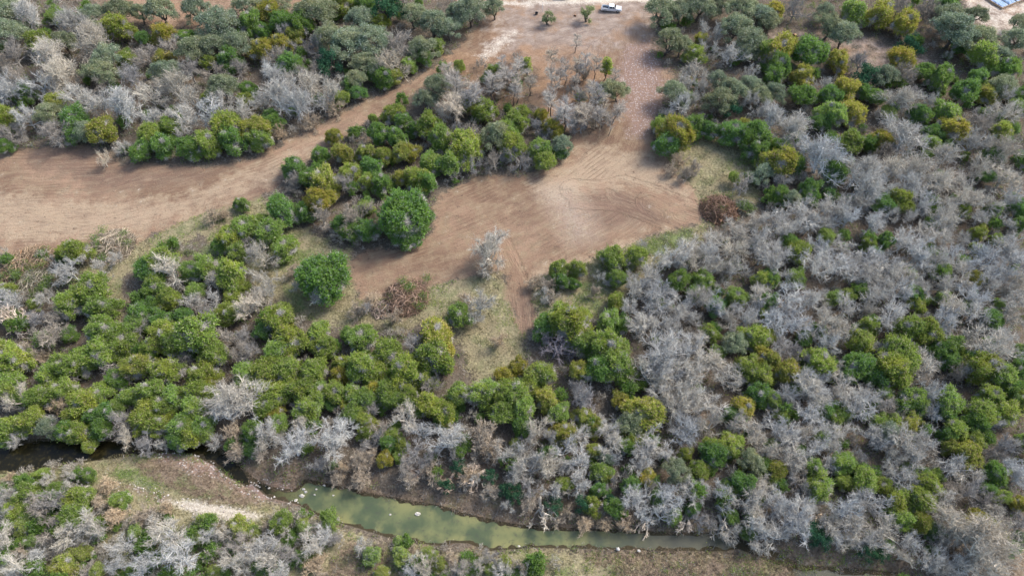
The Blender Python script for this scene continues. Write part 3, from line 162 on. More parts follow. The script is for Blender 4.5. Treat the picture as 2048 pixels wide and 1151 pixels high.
def make_mesh(name, V, fs, mats, smooth=False):
    me = bpy.data.meshes.new(name)
    me.vertices.add(len(V)); me.vertices.foreach_set('co', V.astype(np.float32).ravel())
    nl = sum(k * len(F) for k, F, m in fs); nf = sum(len(F) for k, F, m in fs)
    me.loops.add(nl); me.polygons.add(nf)
    me.loops.foreach_set('vertex_index', np.concatenate([F.ravel() for k, F, m in fs]).astype(np.int32))
    tot = np.concatenate([np.full(len(F), k) for k, F, m in fs])
    start = np.concatenate([[0], np.cumsum(tot)[:-1]])
    me.polygons.foreach_set('loop_start', start.astype(np.int32))
    me.polygons.foreach_set('loop_total', tot.astype(np.int32))
    me.polygons.foreach_set('material_index', np.concatenate([m for k, F, m in fs]).astype(np.int32))
    me.polygons.foreach_set('use_smooth', np.full(nf, smooth))
    for m in mats: me.materials.append(m)
    me.update(); me.validate()
    return me

def obj(name, geo, mats, parent=None, smooth=False):
    if not isinstance(mats, (list, tuple)): mats = [mats]
    me = geo.mesh(name, mats, smooth) if isinstance(geo, Geo) else geo
    o = bpy.data.objects.new(name, me)
    return link(o, parent)

def box(g, c, s, mat=0, rz=0.0, taper=(1, 1), rx=0.0):
    """box centred at c, size s; top face scaled by taper"""
    x, y, z = s[0] / 2, s[1] / 2, s[2] / 2
    tx, ty = taper
    V = np.array([[-x, -y, -z], [x, -y, -z], [x, y, -z], [-x, y, -z],
                  [-x * tx, -y * ty, z], [x * tx, -y * ty, z], [x * tx, y * ty, z], [-x * tx, y * ty, z]])
    if rx: V = V @ np.array(Matrix.Rotation(rx, 3, 'X')).T
    if rz: V = V @ np.array(Matrix.Rotation(rz, 3, 'Z')).T
    V = V + np.array(c)
    F = [[0, 3, 2, 1], [4, 5, 6, 7], [0, 1, 5, 4], [1, 2, 6, 5], [2, 3, 7, 6], [3, 0, 4, 7]]
    g.add(V, F, mat)

def tube(g, P, R, sides=4, mat=0, cap=True):
    P = np.asarray(P, float); R = np.asarray(R, float); n = len(P)
    T = np.gradient(P, axis=0); T /= np.linalg.norm(T, axis=1)[:, None] + 1e-9
    ref = np.array([0.31, 0.17, 0.93]) if abs(T[0][2]) < .8 else np.array([1.0, 0.1, 0.0])
    A = np.cross(T, ref); A /= np.linalg.norm(A, axis=1)[:, None] + 1e-9
    B = np.cross(T, A)
    th = np.arange(sides) * 2 * math.pi / sides
    V = P[:, None, :] + R[:, None, None] * (np.cos(th)[None, :, None] * A[:, None, :] + np.sin(th)[None, :, None] * B[:, None, :])
    V = V.reshape(-1, 3)
    i = np.arange(n - 1)[:, None] * sides; j = np.arange(sides)[None, :]; j2 = (j + 1) % sides
    F = np.stack([i + j, i + j2, i + sides + j2, i + sides + j], -1).reshape(-1, 4)
    g.add(V, F, mat)
    if cap:
        c0 = len(V)
        V2 = np.vstack([V[:sides], P[0][None], V[-sides:], P[-1][None]])
        F2 = [[(k + 1) % sides, k, sides] for k in range(sides)] + [[sides + 1 + k, sides + 1 + (k + 1) % sides, 2 * sides + 1] for k in range(sides)]
        g.add(V2, F2, mat)

def spikes(g, P, D, W, mat=0, rng=RNG):
    """one thin pointed triangle per row: base at P, tip at P+D, base width W"""
    P = np.asarray(P); D = np.asarray(D); n = len(P)
    r = rng.normal(size=(n, 3)); S = np.cross(D, r); S /= np.linalg.norm(S, axis=1)[:, None] + 1e-9
    S = S * np.asarray(W)[:, None] / 2
    V = np.stack([P - S, P + S, P + D], 1).reshape(-1, 3)
    g.add(V, np.arange(3 * n).reshape(-1, 3), mat)

def leaves(g, P, D, W, mat=0, rng=RNG, face=None):
    """rhombic leaf clumps: base P, tip P+D, widest in the middle"""
    P = np.asarray(P); D = np.asarray(D); n = len(P)
    r = rng.normal(size=(n, 3)) if face is None else face + rng.normal(size=(n, 3)) * .45
    S = np.cross(D, r); S /= np.linalg.norm(S, axis=1)[:, None] + 1e-9
    S = S * np.asarray(W)[:, None] / 2
    M = P + D * .5
    V = np.stack([P, M - S, P + D, M + S], 1).reshape(-1, 3)
    g.add(V, np.arange(4 * n).reshape(-1, 4), mat)

def unit(v):
    return v / (np.linalg.norm(v, axis=-1, keepdims=True) + 1e-9)

# ---------------------------------------------------------------- zone masks
def seg_dist(X, Y, P, closed=True):
    P = np.array(P); n = len(P)
    best = np.full(X.shape, 1e9)
    for i in range(n if closed else n - 1):
        a = P[i]; b = P[(i + 1) % n]; d = b - a; L = d @ d + 1e-9
        t = np.clip(((X - a[0]) * d[0] + (Y - a[1]) * d[1]) / L, 0, 1)
        q = (X - a[0] - t * d[0]) ** 2 + (Y - a[1] - t * d[1]) ** 2
        np.minimum(best, q, out=best)
    return np.sqrt(best)

def inside(X, Y, P):
    P = np.array(P); n = len(P); c = np.zeros(X.shape, bool)
    for i in range(n):
        x1, y1 = P[i]; x2, y2 = P[i - 1]
        if y1 == y2: continue
        c ^= ((y1 > Y) != (y2 > Y)) & (X < (x2 - x1) * (Y - y1) / (y2 - y1) + x1)
    return c

def zone(X, Y, name, soft=1.5):
    """0..1 membership, 0.5 on the outline"""
    P = np.array(ZONES[name]); out = np.zeros(X.shape)
    m = (X > P[:, 0].min() - soft * 2) & (X < P[:, 0].max() + soft * 2) & (Y > P[:, 1].min() - soft * 2) & (Y < P[:, 1].max() + soft * 2)
    if not m.any(): return out
    d = seg_dist(X[m], Y[m], P); s = np.where(inside(X[m], Y[m], P), d, -d)
    out[m] = np.clip(s / (2 * soft) + .5, 0, 1)
    return out

def value_noise(X, Y, s, seed=0):
    r = np.random.default_rng(seed); G = r.random((512, 512))
    x = X / s + 200; y = Y / s + 200; xi = np.floor(x).astype(int); yi = np.floor(y).astype(int)
    fx = x - xi; fy = y - yi; fx = fx * fx * (3 - 2 * fx); fy = fy * fy * (3 - 2 * fy)
    xi %= 511; yi %= 511
    return (G[xi, yi] * (1 - fx) + G[xi + 1, yi] * fx) * (1 - fy) + (G[xi, yi + 1] * (1 - fx) + G[xi + 1, yi + 1] * fx) * fy

def signed(X, Y, name, reach):
    P = np.array(ZONES[name]); out = np.full(X.shape, -reach)
    m = (X > P[:, 0].min() - reach) & (X < P[:, 0].max() + reach) & (Y > P[:, 1].min() - reach) & (Y < P[:, 1].max() + reach)
    if m.any():
        d = seg_dist(X[m], Y[m], P); out[m] = np.maximum(np.where(inside(X[m], Y[m], P), d, -d), -reach)
    return out

WATER_Z = -1.0
def ground_z(X, Y):
    X = np.asarray(X, float); Y = np.asarray(Y, float)
    s = np.maximum.reduce([signed(X, Y, 'pool', 6.0), signed(X, Y, 'backwater', 6.0), signed(X, Y, 'brook', 6.0) - .35])
    s = s + (value_noise(X, Y, 1.1, 5) - .5) * .8
    z = (value_noise(X, Y, 14, 1) - .5) * .5 + (value_noise(X, Y, 3.0, 2) - .5) * .16 + (value_noise(X, Y, .9, 3) - .5) * .07
    bank = np.clip(-s / 4.0, 0, 1); bank = bank * bank * (3 - 2 * bank)
    zz = -0.93 + bank * (.93 + z)
    zz = np.where(s > 0, -1.0 - np.clip(s * .35, 0, .7), zz)
    return zz

# ---------------------------------------------------------------- materials
def mat_new(name):
    m = bpy.data.materials.new(name); m.use_nodes = True
    nt = m.node_tree; nt.nodes.clear()
    return m, nt, nt.nodes, nt.links

def N(nodes, t, **kw):
    n = nodes.new(t)
    for k, v in kw.items():
        if k.startswith('i'): n.inputs[int(k[1:])].default_value = v
        else: setattr(n, k, v)
    return n

def mixc(nt, a, b, f, blend='MIX'):
    n = nt.nodes.new('ShaderNodeMix'); n.data_type = 'RGBA'; n.blend_type = blend
    for sock, v in ((n.inputs['Factor'], f), (n.inputs[6], a), (n.inputs[7], b)):
        if hasattr(v, 'is_linked') or hasattr(v, 'links'): nt.links.new(v, sock)
        else: sock.default_value = v if not isinstance(v, tuple) else (*v[:3], 1)
    return n.outputs[2]

def math_(nt, op, a, b=None, c=None, clamp=False):
    n = nt.nodes.new('ShaderNodeMath'); n.operation = op; n.use_clamp = clamp
    for i, v in enumerate((a, b, c)):
        if v is None: continue
        if hasattr(v, 'links'): nt.links.new(v, n.inputs[i])
        else: n.inputs[i].default_value = v
    return n.outputs[0]

def ramp(nt, f, lo, hi):
    n = nt.nodes.new('ShaderNodeMapRange'); n.clamp = True
    nt.links.new(f, n.inputs[0]); n.inputs[1].default_value = lo; n.inputs[2].default_value = hi
    return n.outputs[0]

def noise(nt, vec, scale, detail=3, rough=.55, dist=0.0):
    n = nt.nodes.new('ShaderNodeTexNoise'); n.inputs['Scale'].default_value = scale
    n.inputs['Detail'].default_value = detail; n.inputs['Roughness'].default_value = rough; n.inputs['Distortion'].default_value = dist
    if vec is not None: nt.links.new(vec, n.inputs['Vector'])
    return n.outputs[0]

def plain(name, col, rough=.6, metal=0.0, var=.25, scale=3.0, alpha=None):
    m, nt, nd, lk = mat_new(name)
    b = N(nd, 'ShaderNodeBsdfPrincipled'); o = N(nd, 'ShaderNodeOutputMaterial')
    tc = N(nd, 'ShaderNodeTexCoord')
    f = noise(nt, tc.outputs['Object'], scale, 4, .6)
    c = mixc(nt, tuple(x * (1 - var) for x in col), tuple(min(1, x * (1 + var)) for x in col), ramp(nt, f, .3, .7))
    lk.new(c, b.inputs['Base Color']); b.inputs['Roughness'].default_value = rough; b.inputs['Metallic'].default_value = metal
    lk.new(b.outputs[0], o.inputs[0])
    return m

def leaf_mat(name, dark, light, tip=None, trans=.3):
    """leaf colour varies from clump to clump; the object's own colour tints the whole tree"""
    m, nt, nd, lk = mat_new(name)
    geo = N(nd, 'ShaderNodeNewGeometry'); oi = N(nd, 'ShaderNodeObjectInfo'); tc = N(nd, 'ShaderNodeTexCoord')
    f = noise(nt, geo.outputs['Position'], .55, 4, .6)
    f2 = math_(nt, 'ADD', math_(nt, 'MULTIPLY', geo.outputs['Random Per Island'], .6), math_(nt, 'MULTIPLY', ramp(nt, f, .3, .7), .5), clamp=True)
    c = mixc(nt, dark, light, f2)
    c = mixc(nt, c, tuple(x * y for x, y in zip(light, (1.12, .90, .75))), math_(nt, 'MULTIPLY', ramp(nt, noise(nt, geo.outputs['Position'], .28, 3), .48, .66), .5))
    if tip:
        g2 = math_(nt, 'GREATER_THAN', geo.outputs['Random Per Island'], .84)
        c = mixc(nt, c, tip, g2)
    c = mixc(nt, c, oi.outputs['Color'], 1.0, 'MULTIPLY')
    d = N(nd, 'ShaderNodeBsdfDiffuse'); t = N(nd, 'ShaderNodeBsdfTranslucent'); mx = N(nd, 'ShaderNodeMixShader', i0=trans)
    lk.new(c, d.inputs[0]); lk.new(c, t.inputs[0]); lk.new(d.outputs[0], mx.inputs[1]); lk.new(t.outputs[0], mx.inputs[2])
    o = N(nd, 'ShaderNodeOutputMaterial'); lk.new(mx.outputs[0], o.inputs[0])
    return m

def bark_mat(name, dark, light):
    m, nt, nd, lk = mat_new(name)
    geo = N(nd, 'ShaderNodeNewGeometry'); oi = N(nd, 'ShaderNodeObjectInfo'); tc = N(nd, 'ShaderNodeTexCoord')
    f = noise(nt, tc.outputs['Object'], 2.2, 3, .6)
    f2 = math_(nt, 'ADD', math_(nt, 'MULTIPLY', geo.outputs['Random Per Island'], .55), math_(nt, 'MULTIPLY', ramp(nt, f, .3, .7), .5), clamp=True)
    c = mixc(nt, dark, light, f2)
    c = mixc(nt, c, oi.outputs['Color'], 1.0, 'MULTIPLY')
    d = N(nd, 'ShaderNodeBsdfDiffuse'); lk.new(c, d.inputs[0])
    o = N(nd, 'ShaderNodeOutputMaterial'); lk.new(d.outputs[0], o.inputs[0])
    return m

M_JUN = leaf_mat('juniper_foliage', (.130, .200, .046), (.325, .445, .112), (.38, .365, .28), .45)
M_OAK = leaf_mat('oak_foliage', (.110, .150, .085), (.280, .330, .200), (.40, .42, .32), .42)
M_SHR = leaf_mat('shrub_foliage', (.018, .060, .034), (.060, .140, .075))
M_TWIG = bark_mat('grey_twigs', (.215, .202, .178), (.66, .63, .56))
M_BARK = bark_mat('dark_bark', (.07, .055, .045), (.17, .14, .12))
M_CUT = bark_mat('cut_wood', (.20, .115, .07), (.46, .31, .20))
M_GRASS = bark_mat('dry_grass_blades', (.17, .155, .08), (.44, .39, .23))
M_WEED = bark_mat('dry_weed_stems', (.13, .095, .068), (.31, .24, .175))

def ground_material():
    m, nt, nd, lk = mat_new('ground_soil')
    geo = N(nd, 'ShaderNodeNewGeometry'); pos = geo.outputs['Position']
    def attr(name):
        a = N(nd, 'ShaderNodeAttribute', attribute_name=name); return a
    za = N(nd, 'ShaderNodeSeparateColor'); lk.new(attr('zone_a').outputs['Color'], za.inputs[0])
    zb = N(nd, 'ShaderNodeSeparateColor'); lk.new(attr('zone_b').outputs['Color'], zb.inputs[0])
    zc = N(nd, 'ShaderNodeSeparateColor'); lk.new(attr('zone_c').outputs['Color'], zc.inputs[0])
    zd = N(nd, 'ShaderNodeSeparateColor'); lk.new(attr('zone_d').outputs['Color'], zd.inputs[0])
    flow = attr('flow').outputs['Vector']
    n_big = noise(nt, pos, .05, 3); n_mid = noise(nt, pos, .35, 4, .6); n_fine = noise(nt, pos, 2.2, 4, .7); n_fine2 = noise(nt, pos, 5.5, 3, .7)
    edge = math_(nt, 'ADD', math_(nt, 'MULTIPLY', math_(nt, 'SUBTRACT', n_mid, .5), 1.7), math_(nt, 'MULTIPLY', math_(nt, 'SUBTRACT', n_fine, .5), .9))
    def sharp(s, lo=.38, hi=.62, k=1.0):
        return ramp(nt, math_(nt, 'ADD', s, math_(nt, 'MULTIPLY', edge, k)), lo, hi)
    # woodland floor: leaf litter and bare grey-brown duff
    litter = mixc(nt, (.065, .054, .042), (.175, .145, .115), ramp(nt, n_fine, .32, .68))
    litter = mixc(nt, litter, (.26, .22, .185), ramp(nt, n_fine2, .60, .70))
    litter = mixc(nt, litter, (.13, .09, .062), ramp(nt, n_mid, .5, .72))
    # scraped dirt, streaked along the way the machine drove
    mp = N(nd, 'ShaderNodeMapping'); mp.inputs['Scale'].default_value = (.9, .13, 1); lk.new(flow, mp.inputs[0])
    st = noise(nt, mp.outputs[0], 1.0, 5, .65)
    mp2 = N(nd, 'ShaderNodeMapping'); mp2.inputs['Scale'].default_value = (3.2, .40, 1); lk.new(flow, mp2.inputs[0])
    st2 = noise(nt, mp2.outputs[0], 1.0, 4, .6, .5)
    dirt = mixc(nt, (.182, .118, .082), (.290, .194, .136), ramp(nt, n_big, .36, .62))
    dirt = mixc(nt, dirt, (.255, .188, .125), ramp(nt, n_mid, .45, .65))
    blot = noise(nt, pos, .9, 5, .7)
    dirt = mixc(nt, dirt, (.15, .10, .08), math_(nt, 'MULTIPLY', sharp(zc.outputs[2], .25, .8), .62))  # dark brown soil zones, some tree shade included in the colour
    dirt = mixc(nt, dirt, (.40, .31, .22), math_(nt, 'MULTIPLY', sharp(zd.outputs[0], .25, .8), .6))
    dirt = mixc(nt, dirt, (.115, .08, .062), ramp(nt, blot, .60, .70))
    dirt = mixc(nt, dirt, (.33, .25, .175), math_(nt, 'MULTIPLY', ramp(nt, st, .50, .72), .5))
    dirt = mixc(nt, dirt, (.155, .105, .08), math_(nt, 'MULTIPLY', ramp(nt, st, .50, .30), .50))
    dirt = mixc(nt, dirt, (.14, .085, .06), math_(nt, 'MULTIPLY', math_(nt, 'MULTIPLY', ramp(nt, st2, .44, .32), ramp(nt, blot, .40, .60)), .55))
    dirt = mixc(nt, dirt, (.41, .325, .235), math_(nt, 'MULTIPLY', ramp(nt, st2, .60, .72), .45))
    dirt = mixc(nt, dirt, (.14, .095, .07), math_(nt, 'MULTIPLY', ramp(nt, n_fine, .42, .28), .6))
    dirt = mixc(nt, dirt, (.46, .40, .33), math_(nt, 'MULTIPLY', ramp(nt, n_fine2, .64, .74), .6))
    wv = N(nd, 'ShaderNodeTexWave'); wv.inputs['Scale'].default_value = .30; wv.inputs['Distortion'].default_value = 4.5; wv.inputs['Detail'].default_value = 3; wv.inputs['Detail Scale'].default_value = .6
    mp3 = N(nd, 'ShaderNodeMapping'); mp3.inputs['Scale'].default_value = (1.0, .06, 1); lk.new(flow, mp3.inputs[0]); lk.new(mp3.outputs[0], wv.inputs['Vector'])
    rut = math_(nt, 'MULTIPLY', ramp(nt, wv.outputs['Fac'], .84, .98), ramp(nt, noise(nt, pos, .12, 3), .54, .64))
    dirt = mixc(nt, dirt, (.125, .082, .06), math_(nt, 'MULTIPLY', rut, .65))
    dirt = mixc(nt, dirt, (.095, .07, .055), ramp(nt, noise(nt, pos, 3.6, 4, .75), .63, .70))
    # dusty yard near the pickup
    yard = mixc(nt, (.22, .168, .138), (.34, .275, .23), ramp(nt, n_mid, .35, .65))
    yard = mixc(nt, yard, (.20, .15, .13), math_(nt, 'MULTIPLY', ramp(nt, st, .52, .36), .7))
    yard = mixc(nt, yard, (.30, .175, .10), math_(nt, 'MULTIPLY', ramp(nt, noise(nt, pos, .13, 3), .52, .66), .6))
    yard = mixc(nt, yard, (.24, .155, .11), math_(nt, 'MULTIPLY', ramp(nt, n_fine, .45, .3), .6))
    yard = mixc(nt, yard, (.50, .44, .39), ramp(nt, n_fine2, .63, .74))
    grass = mixc(nt, (.135, .12, .068), (.31, .275, .175), ramp(nt, n_fine, .32, .66))
    grass = mixc(nt, grass, (.12, .14, .06), math_(nt, 'MULTIPLY', ramp(nt, n_mid, .46, .66), .7))
    grass = mixc(nt, grass, (.235, .195, .125), math_(nt, 'MULTIPLY', ramp(nt, noise(nt, pos, .18, 4), .46, .6), .75))
    grass = mixc(nt, grass, (.36, .315, .18), math_(nt, 'MULTIPLY', ramp(nt, noise(nt, pos, .8, 5, .75), .54, .66), .8))
    grass = mixc(nt, grass, (.085, .08, .05), ramp(nt, n_fine, .45, .33))
    green = mixc(nt, (.07, .105, .035), (.17, .205, .085), ramp(nt, n_fine, .35, .65))
    weeds = mixc(nt, (.115, .085, .06), (.27, .21, .155), ramp(nt, n_fine, .34, .66))
    weeds = mixc(nt, weeds, (.17, .16, .07), math_(nt, 'MULTIPLY', ramp(nt, n_mid, .52, .7), .6))
    gravel_n = N(nd, 'ShaderNodeTexVoronoi'); gravel_n.inputs['Scale'].default_value = 2.2; lk.new(pos, gravel_n.inputs['Vector'])
    gsep = N(nd, 'ShaderNodeSeparateColor'); lk.new(gravel_n.outputs['Color'], gsep.inputs[0])
    gravel = mixc(nt, (.26, .21, .195), (.50, .44, .42), ramp(nt, gsep.outputs[0], .45, 1.0))
    gravel = mixc(nt, gravel, (.24, .16, .13), ramp(nt, gravel_n.outputs['Distance'], .30, .50))
    pale = mixc(nt, (.40, .34, .28), (.66, .60, .52), ramp(nt, n_fine, .35, .65))
    c = mixc(nt, litter, grass, sharp(za.outputs[1]))
    c = mixc(nt, c, weeds, sharp(zb.outputs[1]))
    c = mixc(nt, c, dirt, sharp(za.outputs[0], .40, .60, .7))
    c = mixc(nt, c, yard, sharp(zc.outputs[0], .3, .8))
    c = mixc(nt, c, mixc(nt, (.20, .115, .07), (.33, .21, .13), ramp(nt, n_fine, .35, .65)), math_(nt, 'MULTIPLY', sharp(zd.outputs[1], .3, .9), .55))
    c = mixc(nt, c, green, math_(nt, 'MULTIPLY', sharp(zb.outputs[0], .35, .75), .85))
    c = mixc(nt, c, gravel, math_(nt, 'MULTIPLY', sharp(za.outputs[2], .3, .7), .85))
    c = mixc(nt, c, pale, math_(nt, 'MULTIPLY', sharp(zb.outputs[2], .3, .8), .8))
    c = mixc(nt, c, (.44, .385, .33), math_(nt, 'MULTIPLY', math_(nt, 'MULTIPLY', zd.outputs[2], ramp(nt, n_fine, .2, .6)), .6))
    c = mixc(nt, c, (.045, .038, .022), math_(nt, 'MULTIPLY', sharp(zc.outputs[1], .4, .6, .25), .9))
    c = mixc(nt, c, (.88, .88, .86), 1.0, 'MULTIPLY')
    b = N(nd, 'ShaderNodeBsdfDiffuse'); lk.new(c, b.inputs[0])
    h = math_(nt, 'ADD', math_(nt, 'MULTIPLY', n_fine, .5), math_(nt, 'MULTIPLY', n_fine2, .25))
    h = math_(nt, 'ADD', h, math_(nt, 'MULTIPLY', math_(nt, 'MULTIPLY', st2, .7), za.outputs[0]))
    bp = N(nd, 'ShaderNodeBump'); bp.inputs['Strength'].default_value = .9; bp.inputs['Distance'].default_value = .35
    lk.new(h, bp.inputs['Height']); lk.new(bp.outputs[0], b.inputs['Normal'])
    o = N(nd, 'ShaderNodeOutputMaterial'); lk.new(b.outputs[0], o.inputs[0])
    return m

# ---------------------------------------------------------------- ground
def build_ground():
    step = .40
    xs = np.concatenate([[-2500, -900, -400, -250], np.arange(-190, 190.01, step), [250, 400, 900, 2500]])
    ys = np.concatenate([[-2500, -900, -300, -60, 0], np.arange(14, 225.01, step), [260, 320, 450, 900, 2500]])
    X, Y = np.meshgrid(xs, ys); sh = X.shape
    X = X.ravel(); Y = Y.ravel()
    Z = ground_z(X, Y)
    far = (np.abs(X) > 195) | (Y < 13) | (Y > 226); Z[far] = 0
    za = np.zeros((len(X), 4)); zb = np.zeros((len(X), 4)); zc = np.zeros((len(X), 4)); zd = np.zeros((len(X), 4))
    mx = lambda *a: np.maximum.reduce(a)
    za[:, 0] = mx(zone(X, Y, 'clearing', 2.6), zone(X, Y, 'caliche_drive', 2) * 0)
    za[:, 1] = mx(zone(X, Y, 'meadow', 2.5), zone(X, Y, 'meadow_east', 2.5), zone(X, Y, 'meadow_corner', 2), zone(X, Y, 'south_bank', 2))
    za[:, 2] = mx(zone(X, Y, 'gravel_road', 3) * .9, zone(X, Y, 'gravel_shelf', 2), zone(X, Y, 'gravel_pale', 1.5) * .8)
    zb[:, 0] = mx(zone(X, Y, 'green_west', 2.5), zone(X, Y, 'green_a', 1.5), zone(X, Y, 'green_b', 2) * .8, zone(X, Y, 'green_c', 2) * .8, zone(X, Y, 'green_d', 3) * .7,
                  .42 * zone(X, Y, 'south_bank', 2) * (value_noise(X, Y, 4, 8) > .5))
    zb[:, 1] = mx(zone(X, Y, 'north_bank', 1.5), zone(X, Y, 'weeds', 1.5), zone(X, Y, 'weeds_east', 3), zone(X, Y, 'pink_weeds', 2))
    zb[:, 2] = mx(zone(X, Y, 'caliche_track', 3) * .9, zone(X, Y, 'caliche_drive', 1.5), zone(X, Y, 'gravel_spit', 1.0), zone(X, Y, 'lot', 6) * .6)
    zc[:, 0] = mx(zone(X, Y, 'yard', 8) * .9, zone(X, Y, 'lot', 3), zone(X, Y, 'backyard', 3) * .7, zone(X, Y, 'duff', 4) * .6)
    zc[:, 2] = mx(zone(X, Y, 'dark_west', 4), zone(X, Y, 'tree_shade', 3), zone(X, Y, 'dark_mid', 3), zone(X, Y, 'dark_lane', 3))  # darker brown soil, with tree shade painted in along the west
    zd[:, 0] = mx(zone(X, Y, 'light_neck', 4), zone(X, Y, 'light_lane', 4), zone(X, Y, 'light_rim', 2.5))
    zd[:, 2] = zone(X, Y, 'caliche', 5.0)
    zd[:, 1] = mx(zone(X, Y, 'rust_a', 4), zone(X, Y, 'rust_b', 3), zone(X, Y, 'backyard', 3))
    s = np.maximum.reduce([signed(X, Y, 'pool', 3.0), signed(X, Y, 'backwater', 3.0), signed(X, Y, 'brook', 3.0)])
    zc[:, 1] = np.clip((s + .9) / .8, 0, 1)
    # driving direction: distance along and across the nearest track
    best = np.full(len(X), 1e9); U = np.zeros(len(X)); Vv = np.zeros(len(X))
    near = ~far
    for k, cap in (('t1', 1e9), ('t2', 1e9), ('t4', 6.0), ('t5', 3.0)):
        P = np.array(ZONES[k]); acc = 0.0; off = 37.0 * int(k[1])
        for i in range(len(P) - 1):
            a, b = P[i], P[i + 1]; d = b - a; L = math.hypot(*d); d = d / L
            t = (X - a[0]) * d[0] + (Y - a[1]) * d[1]; tc = np.clip(t, 0, L)
            cr = (X - a[0]) * -d[1] + (Y - a[1]) * d[0]
            q = np.hypot(X - a[0] - tc * d[0], Y - a[1] - tc * d[1])
            w = (q < best) & (q < cap)
            if cap < 100: w |= (q < cap * .6)
            best[w] = q[w]; U[w] = (np.sign(cr) * q)[w] + off; Vv[w] = (acc + tc)[w]
            acc += L
    me_v = np.stack([X, Y, Z], 1)
    ny, nx = sh
    i = np.arange(ny - 1)[:, None] * nx; j = np.arange(nx - 1)[None, :]
    F = np.stack([i + j, i + j + 1, i + nx + j + 1, i + nx + j], -1).reshape(-1, 4)
    me = make_mesh('ground', me_v, [(4, F, np.zeros(len(F), int))], [ground_material()], True)
    for nm, A in (('zone_a', za), ('zone_b', zb), ('zone_c', zc), ('zone_d', zd)):
        at = me.attributes.new(nm, 'FLOAT_COLOR', 'POINT'); A[:, 3] = 1; at.data.foreach_set('color', A.astype(np.float32).ravel())
    at = me.attributes.new('flow', 'FLOAT_VECTOR', 'POINT'); at.data.foreach_set('vector', np.stack([U, Vv, np.zeros(len(U))], 1).astype(np.float32).ravel())
    o = link(bpy.data.objects.new('ground', me))
    tag(o, kind='structure')

def build_water():
    m, nt, nd, lk = mat_new('creek_water')
    geo = N(nd, 'ShaderNodeNewGeometry'); pos = geo.outputs['Position']
    a = N(nd, 'ShaderNodeAttribute', attribute_name='depth')
    b1 = noise(nt, pos, .22, 3); b2 = noise(nt, pos, 1.3, 4, .65)
    sp = N(nd, 'ShaderNodeSeparateXYZ'); lk.new(pos, sp.inputs[0])
    c = mixc(nt, (.058, .076, .042), (.112, .128, .060), ramp(nt, b1, .35, .65))
    c = mixc(nt, c, (.185, .178, .075), math_(nt, 'MULTIPLY', math_(nt, 'MULTIPLY', ramp(nt, a.outputs['Fac'], 3.0, .2), ramp(nt, b1, .42, .6)), .8))      # silt shows through in the shallows
    c = mixc(nt, c, (.055, .055, .045), math_(nt, 'MULTIPLY', ramp(nt, b2, .55, .72), .6))       # algae patches
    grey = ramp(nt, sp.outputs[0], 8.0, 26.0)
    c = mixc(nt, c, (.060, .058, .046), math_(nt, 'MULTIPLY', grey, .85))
    dark = ramp(nt, sp.outputs[0], -37.0, -44.0)  # west reach: deep dark water, with the trees' reflection painted into the colour
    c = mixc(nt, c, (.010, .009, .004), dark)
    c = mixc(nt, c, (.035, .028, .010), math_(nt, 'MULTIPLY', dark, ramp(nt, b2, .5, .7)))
    b = N(nd, 'ShaderNodeBsdfPrincipled'); lk.new(c, b.inputs['Base Color']); b.inputs['Roughness'].default_value = .2; b.inputs['Specular IOR Level'].default_value = .35
    b.inputs['IOR'].default_value = 1.33
    bp = N(nd, 'ShaderNodeBump'); bp.inputs['Strength'].default_value = .15; bp.inputs['Distance'].default_value = .05
    lk.new(noise(nt, pos, 3.0, 3), bp.inputs['Height']); lk.new(bp.outputs[0], b.inputs['Normal'])
    o = N(nd, 'ShaderNodeOutputMaterial'); lk.new(b.outputs[0], o.inputs[0])
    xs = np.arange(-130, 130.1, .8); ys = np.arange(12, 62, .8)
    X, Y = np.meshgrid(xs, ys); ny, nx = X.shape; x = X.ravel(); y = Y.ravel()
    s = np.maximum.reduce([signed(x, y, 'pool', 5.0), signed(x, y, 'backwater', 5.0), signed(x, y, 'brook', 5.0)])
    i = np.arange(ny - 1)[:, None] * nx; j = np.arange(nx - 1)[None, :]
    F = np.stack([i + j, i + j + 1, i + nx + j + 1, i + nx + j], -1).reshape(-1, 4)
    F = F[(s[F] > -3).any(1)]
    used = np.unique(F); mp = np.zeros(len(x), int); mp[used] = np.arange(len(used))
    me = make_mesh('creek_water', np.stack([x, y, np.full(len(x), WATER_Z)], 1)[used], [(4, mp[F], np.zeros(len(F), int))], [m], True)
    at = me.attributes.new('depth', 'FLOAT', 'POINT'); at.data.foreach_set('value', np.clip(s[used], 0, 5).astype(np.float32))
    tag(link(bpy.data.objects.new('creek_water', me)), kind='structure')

build_ground()
build_water()

# ---------------------------------------------------------------- tree meshes (each built once at real size, then shared)
def lobe_points(rng, lobes, n):
    """points on the outer skin of overlapping ellipsoids, with outward normals"""
    C = np.array([l[:3] for l in lobes]); R = np.array([l[3:] for l in lobes])
    w = R[:, 0] * R[:, 2]; w = w / w.sum()
    P = []; Nn = []; tot = 0
    while tot < n:
        k = rng.choice(len(lobes), size=n, p=w)
        d = unit(rng.normal(size=(n, 3)))
        d[:, 2] = np.where(d[:, 2] < -.35, -d[:, 2], d[:, 2])
        p = C[k] + d * R[k] * (1 - .22 * rng.random((n, 1)) ** 1.5)
        ok = np.ones(n, bool)
        for q in range(len(lobes)):
            r = (((p - C[q]) / (R[q] * .80)) ** 2).sum(1)
            ok &= (r > 1) | (k == q)
        ok &= p[:, 2] > .15
        nn = unit(d / R[k])
        P.append(p[ok]); Nn.append(nn[ok]); tot += ok.sum()
    return np.concatenate(P)[:n], np.concatenate(Nn)[:n]

